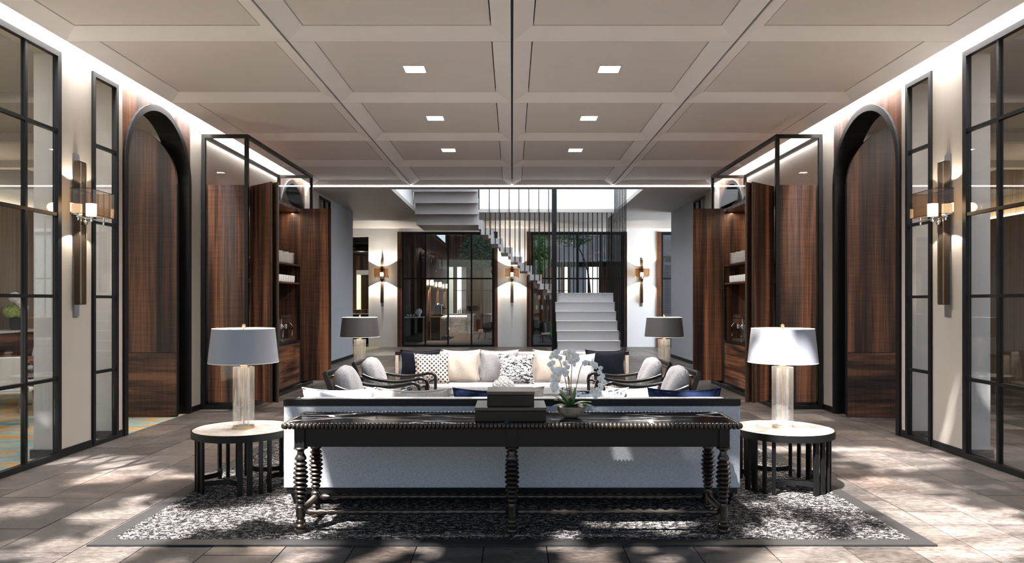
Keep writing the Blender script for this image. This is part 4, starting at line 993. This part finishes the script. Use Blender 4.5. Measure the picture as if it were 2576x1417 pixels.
for y in (-.2, .2): MB().tube([(.21,y,.35),(.33,y,.33)], .02).build('portafilter', M['black'], m2)
br = thing('marble_bar', 'veined marble bar counter under a row of bottles', 'bar counter', (-2.78, 37.9, 0))
MB().box(-.46, .46, -.3, .3, 0, .96).build('front', M['marble_v'], br); MB().box(-.50, .86, -.36, .36, .9605, 1.04).build('top', M['marble_w'], br); MB().box(-.45, .45, -.312, -.301, .91, .95).build('led_strip', M['down'], br); MB().box(.47, .78, -.25, .25, 0, .96).build('return', M['marble_w'], br)
for k in range(6):
    b_ = thing('bottle', f'{("clear","green","green","brown","amber","dark")[k]} bottle on the marble bar, number {k+1} from the left', 'bottle', (-2.80+.10*k, 37.9, 1.0405), group='bottles on the marble bar')
    b_['label'] = ['first bottle from the left on the marble bar, short', 'second bottle from the left on the marble bar, green', 'third bottle from the left on the marble bar', 'fourth bottle from the left on the marble bar', 'fifth bottle from the left, amber, on the marble bar', 'last and tallest bottle on the marble bar'][k]
    h = (.26,.33,.32,.30,.34,.38)[k]; MB().lathe([(0,0),(.035,0),(.035,h*.6),(.013,h*.75),(.013,h*.94)], seg=10).build('glass', M['amber' if k in (3,4) else 'bottle'], b_, smooth=True)
    MB().lathe([(.014,h*.941),(.014,h),(0,h)], seg=8).build('cork', M['black'], b_)
cb = thing('courtyard_building', 'two storey courtyard house with lit rooms below a dark beam', 'building', (0, 41, 0))
def cbx(px0, px1, z0, z1, n, m, y0=41.0, d=.2, par=cb): return MB().box((px0-1288)*41/F, (px1-1288)*41/F, y0-41, y0-41+d, z0, z1).build(n, M[m], par)
M['lit_warm'] = emis('warmly lit room', (1.0,.83,.62), 1.3); M['lit_cool'] = emis('daylit room', (1.0,.97,.92), 1.1)  # the rooms' light is put into glowing panels
for a, b, m in ((1140,1150,'wood_dim'),(1150,1161,'lit_cool'),(1161,1173,'curtain'),(1173,1188,'wood_dim'),(1188,1214,'wood_warm'),(1214,1235,'fab_wall'),(1235,1300,'stucco'),(1300,1345,'fab_wall'),
                (1345,1392,'wood_warm'),(1392,1402,'lit_warm'),(1402,1412,'curtain'),(1412,1420,'wood_warm'),(1420,1428,'lit_cool'),(1428,1436,'black'),(1436,1475,'white'),(1475,1506,'lit_cool'),(1506,1531,'wood_warm'),(1531,1640,'wood_dim')):
    cbx(a, b, 0, 3.62, 'ground_floor_panel', m)
cbx(1120, 1640, 3.63, 3.9, 'beam', 'black', 40.9, .3)
for a, b, m in ((1120,1165,'wood_dim'),(1165,1300,'wood_dim'),(1300,1385,'fab_wall2'),(1385,1436,'stucco'),(1436,1475,'white'),(1475,1640,'stucco')): cbx(a, b, 3.91, 7.5, 'upper_panel', m, 41.05)
for x in (1184, 1214, 1245, 1400, 1480, 1510): cbx(x-1, x+1, 0, 3.62, 'glazing_bar', 'black', 40.9, .06)
for q in range(2): cbx(1140, 1428, 2.28+q*.01, 2.31+q*.01, 'glazing_rail', 'black', 40.88, .05) if q == 0 else None
cbx(1475, 1520, 2.0, 2.05, 'glazing_rail', 'black', 40.88, .05)
for k in range(6):                               # stucco columns and mouldings of the upper storey
    X = (1492+11*k-1288)*41/F; MB().lathe([(.14,3.92),(.14,4.0),(.09,4.05),(.10,4.7),(.07,5.3),(.12,5.35),(.12,5.45),(.09,5.5),(.09,7.0)], (X,-.25,0), 12).build('column', M['stucco'], cb, smooth=True)
cbx(1475, 1640, 5.9, 6.1, 'cornice', 'stucco', 40.6, .4)
fw_ = thing('facade', 'white stucco facade with an arched shuttered window at the far right', 'building', (8.2, 36, 0))
MB().box(-2.0, 3, 0, .3, 0, 7).build('wall', M['stucco'], fw_); MB().box(-2.0, 3, -.12, 0, 3.9, 4.05).build('moulding', M['stucco'], fw_)
aw = MB(); pts = [(-.5+.62*0, 0)]; cx_ = -.42
poly = [(cx_-.3, -.04, 1.0), (cx_+.3, -.04, 1.0)] + [(cx_+.3*math.cos(math.pi*k/12), -.04, 3.6+.3*math.sin(math.pi*k/12)) for k in range(13)]
w_ = aw.prism(poly, (0,.039,0)).build('window', M['stucco'], fw_)
for k in range(22):
    for s in (-1, 1): MB().box(cx_+s*.02, cx_+s*.25, -.07, -.041, 1.08+k*.11, 1.16+k*.11).build('shutter_slat', M['shutter'], w_)
MB().prism([(cx_+.24*math.cos(math.pi*k/12), -.045, 3.62+.24*math.sin(math.pi*k/12)) for k in range(13)], (0,.004,0)).build('fanlight', M['shutter'], w_)
# trees of the courtyard
def tree(name, label, base, crown, rad, n, m, lsz, trunk):
    t_ = thing(name, label, 'tree', base); mb = MB()
    for k in range(n):
        while True:
            d = Vector((rnd.uniform(-1,1), rnd.uniform(-1,1), rnd.uniform(-1,1)))
            if d.length < 1: break
        c = Vector(crown) + Vector((d.x*rad[0], d.y*rad[1], d.z*rad[2])); a = Vector((rnd.uniform(-1,1), rnd.uniform(-1,1), rnd.uniform(-.5,.5))).normalized(); b = a.orthogonal().normalized()
        L = lsz*rnd.uniform(.6,1.3)
        mb.add([c-a*L, c-b*L*.45, c+a*L, c+b*L*.45], [(0,1,2,3)])
    f_ = mb.build('foliage', M[m], t_); f_['kind'] = 'stuff'
    for k, (p, q) in enumerate(trunk): MB().tube(bez([Vector(p), (Vector(p)+Vector(q))/2+Vector((.08,0,.05)), Vector(q)], 4), (lambda t, k=k: (.09 if k == 0 else .04)*(1-.5*t)), 7).build('trunk' if k == 0 else 'branch', M['bark'], t_, smooth='all')
    return t_
tree('courtyard_tree', 'feathery green tree seen through the left back window', (-.55, 34, 0), (-1.05, 0, 3.95), (.85,.8,.85), 1500, 'foliage', .10, [((0,0,0),(-.25,0,2.6)),((-.25,0,2.6),(-.9,.1,3.9)),((-.25,0,2.6),(-.4,-.1,3.9))])
tree('courtyard_tree', 'bright green tree seen through the stair rods', (1.6, 35.5, 0), (-.30, 0, 4.0), (.55,.7,1.1), 1300, 'foliage2', .11, [((0,0,0),(.05,0,2.8)),((.05,0,2.8),(-.3,0,4.2)),((.05,0,2.8),(.5,0,4.6))])
tree('courtyard_tree', 'small leaved tree hanging over the white column', (3.9, 36.5, 0), (-.85, 0, 4.9), (.95,.5,.55), 1000, 'foliage', .08, [((0,0,0),(-.1,0,3.2)),((-.1,0,3.2),(-.9,0,4.9))])
# courtyard seats
def lounge_chair(label, loc, rz):
    t_ = thing('courtyard_armchair', label, 'armchair', loc, rz)
    MB().box(-.36, .36, -.30, .38, .30, .44).build('seat', M['fab_beige'], t_, bevel=.04, segs=2)
    path = [(.42*math.sin(a), -.02-.42*math.cos(a), .52+.10*math.cos(a)) for a in [R(-110+22*k) for k in range(11)]]
    MB().sweep(path, [(-.02,-.20),(.02,-.20),(.02,.20),(-.02,.20)]).build('backrest', M['black_wood'], t_, smooth=True)
    for sx_ in (-1, 1):
        for sy_ in (-1, 1): MB().tube([(sx_*.30, sy_*.28, .31), (sx_*.38, sy_*.36, 0)], .018, 6).build('leg', M['black_wood'], t_)
    p = put('cushion', pillow_mesh(.42, .36, .14, M['fab_beige']), t_, (0,-.22,.43), (R(14),0,0)); return t_
lounge_chair('dark shell armchair at the right edge of the left back window', (-1.02, 32.2, 0), R(70))
lounge_chair('brown shell armchair with beige seat left of the stairs', (1.15, 30.2, 0), R(60)); lounge_chair('pale armchair at the courtyard table behind the stairs', (1.15, 34.4, 0), R(-40))
gt = thing('courtyard_table', 'courtyard table set with a pink flower behind the stairs', 'table', (2.0, 33.2, 0)); MB().lathe([(0,.70),(.5,.70),(.5,.74),(0,.74)], seg=24).build('top', M['wood_warm'], gt, smooth=True); MB().lathe([(.25,0),(.04,.04),(.04,.699)], seg=16).build('pedestal', M['black'], gt, smooth=True)
hg = MB().box(-.9, .9, -.2, .2, 0, .55).build('clipped_hedge', M['foliage2']); hg.location = (2.2, 36.2, 0); tag(hg, 'low green hedge behind the courtyard table', 'hedge')
shf = thing('display_shelf', 'lit display shelf of jars behind the stairs', 'shelf', (1.75, 39.6, 0)); 
for z in (1.2, 1.75, 2.3): MB().box(-.55, .65, -.15, .15, z, z+.04).build('shelf_board', M['wood_warm'], shf)
for x in (-.55, .65): MB().box(x-.02, x+.02, -.15, .15, 0, 2.5).build('upright', M['wood_warm'], shf)
for k in range(7): MB().lathe([(0,0),(.06,0),(.06,.2),(.03,.24),(0,.25)], (-.42+.15*k, 0, (1.241,1.791)[k % 2]), 10).build('jar', M['china'], shf, smooth=True)
# service nook through the opening at the left of the back wall
nk = thing('wall_nook', 'service nook beyond the opening at the left end of the hall', 'wall', kind='structure')
MB().box(-8, -4.5, 30.0, 30.2, 0, 4.8).build('end_panel', M['wood_dim'], nk); MB().box(-5.1, -4.9, 27.0, 30, 0, 4.8).build('side_panel', M['wood_dim'], nk)
for k in range(9): MB().box(-8, -5.1, 27.2+.3*k, 27.32+.3*k, 3.55, 3.7).build('ceiling_slat', M['black_wood'], nk)
MB().box(-8, -5.1, 27.0, 30, 3.9, 4.0).build('nook_ceiling', M['black_wood'], nk)
MB().box(-6.36, -6.22, 29.8, 29.99, 1.2, 2.75).build('lit_panel', M['lit'], nk); MB().box(-6.36, -5.6, 29.75, 29.99, 2.76, 2.95).build('shelf', M['white'], nk)
nc = thing('nook_counter', 'dark counter under the fruit crate in the service nook', 'counter', (-5.9, 28.9, 0)); MB().box(-.6, .6, -.3, .3, 0, 1.16).build('body', M['black_wood'], nc); MB().box(-.62, .62, -.32, .32, 1.161, 1.2).build('top', M['wall_hall'], nc)
cr = thing('fruit_crate', 'wooden crate on the nook counter', 'crate', (-5.95, 28.9, 1.201)); MB().box(-.3, .3, -.2, .2, 0, .02).build('bottom', M['wood_warm'], cr)
for q in ((-.3,.3,-.2,-.18),(-.3,.3,.18,.2),(-.3,-.28,-.18,.18),(.28,.3,-.18,.18)): MB().box(*q, .02, .14).build('board', M['wood_warm'], cr)
bn = MB().tube(bez([(-.09,0,.03),(0,0,-.01),(.09,0,.03)], 5), lambda t: .006+.017*math.sin(math.pi*(t*.9+.05)), 7).mesh('banana', M['yellow'], smooth='all')
for k in range(9):
    o = put('banana', bn, None, (-6.12+.17*(k % 3), 28.79+.11*(k//3), 1.30), (rnd.uniform(-.2,.2), rnd.uniform(-.05,.05), rnd.uniform(-.2,.2)), (.8,1,1.6))
    tag(o, f'yellow banana in the nook crate, {("left", "middle", "right")[k % 3]} column, {("front", "centre", "rear")[k//3]} row', 'banana', 'bananas in the crate')
light('nook_lamp', 'POINT', (-5.8, 28.0, 3.2), 18, (1,.9,.75), .1)

# ------------------------------------------------------------------ tree in the forecourt whose crown breaks the sunlight
ft = thing('forecourt_tree', 'broad tree in the forecourt dappling the floor with shade', 'tree', (-6.6, -3.2, 0))
crn = MB(); rt = random.Random(23)
sprays = []                                      # (where its shade falls x, y; radius)
gaps = [(3.7,8.05,.95,.20),(3.83,7.37,.5,.25),(3.0,5.70,.42,.32),(3.55,5.6,.34,.28),(3.25,6.43,.45,.16),(1.68,4.72,.33,.18),(2.41,4.84,.36,.12),(2.95,4.74,.3,.15),(3.5,5.15,.3,.15),
        (-4.3,7.6,.4,.25),(-3.75,7.05,.3,.14),(-3.8,5.75,.45,.16),(-3.2,5.72,.3,.14),(-3.1,6.87,.3,.16),(-2.85,4.8,.45,.2),(-2.35,4.68,.28,.14),(-1.66,4.84,.26,.14),(-.7,4.6,.25,.1),(.5,4.62,.35,.12),
        (-2.5,5.32,.32,.12),(-2.15,5.62,.3,.08),(-1.25,5.45,.2,.06),(1.8,5.3,.3,.12),(2.25,5.85,.28,.16),(.95,5.25,.25,.06),
        (-1.52,6.1,.10,.20),(2.64,7.06,.12,.12),(2.62,6.74,.30,.20),(-.95,6.6,.45,.05),(1.2,6.62,.4,.05)]   # openings in the crown
gy_ = .3
while gy_ < 8.9:
    gx_ = -5.8
    while gx_ < 6.5:
        px_, py_ = gx_ + rt.uniform(-.12,.12), gy_ + rt.uniform(-.12,.12)
        if not any(((px_-a_)/(rx_+.20))**2 + ((py_-b_)/(ry_+.20))**2 < 1 for a_, b_, rx_, ry_ in gaps) and (rt.random() > .04 or (abs(px_) < 2 and py_ > 5.5)): sprays.append((px_, py_, rt.uniform(.27,.36)))
        gx_ += .36
    gy_ += .36
for fx_, fy_, rr_ in sprays:
    gz = rt.uniform(6.9, 8.4); gx, gy = fx_ - .35*gz, fy_ - .45*gz
    for q in range(15):
        d = Vector((rt.gauss(0,.45), rt.gauss(0,.45), rt.gauss(0,.5)))*rr_
        c = Vector((gx+6.6, gy+3.2, gz)) + d; a = Vector((rt.uniform(-1,1), rt.uniform(-1,1), rt.uniform(-.3,.3))).normalized(); b = a.cross(Vector((rt.uniform(-.4,.4),rt.uniform(-.4,.4),1))).normalized()
        L = rr_*rt.uniform(.45,.8); crn.add([c-a*L, c-b*L*.6, c+a*L, c+b*L*.6], [(0,1,2,3)])
f_ = crn.build('foliage', M['foliage'], ft); f_['kind'] = 'stuff'
MB().tube(bez([(0,0,0),(.1,.1,2.5),(.6,.5,5.0)], 6), lambda t: .28-.1*t, 10).build('trunk', M['bark'], ft, smooth='all')
for e in ((5.5,2.5,7.6),(4.0,6.2,7.4),(8.5,5.2,7.9),(2.0,1.5,7.2),(6.5,.5,7.6)): MB().tube(bez([(.6,.5,4.9), Vector(e)*.55+Vector((0,0,2.6)), e], 5), lambda t: .12-.09*t, 7).build('branch', M['bark'], ft, smooth='all')
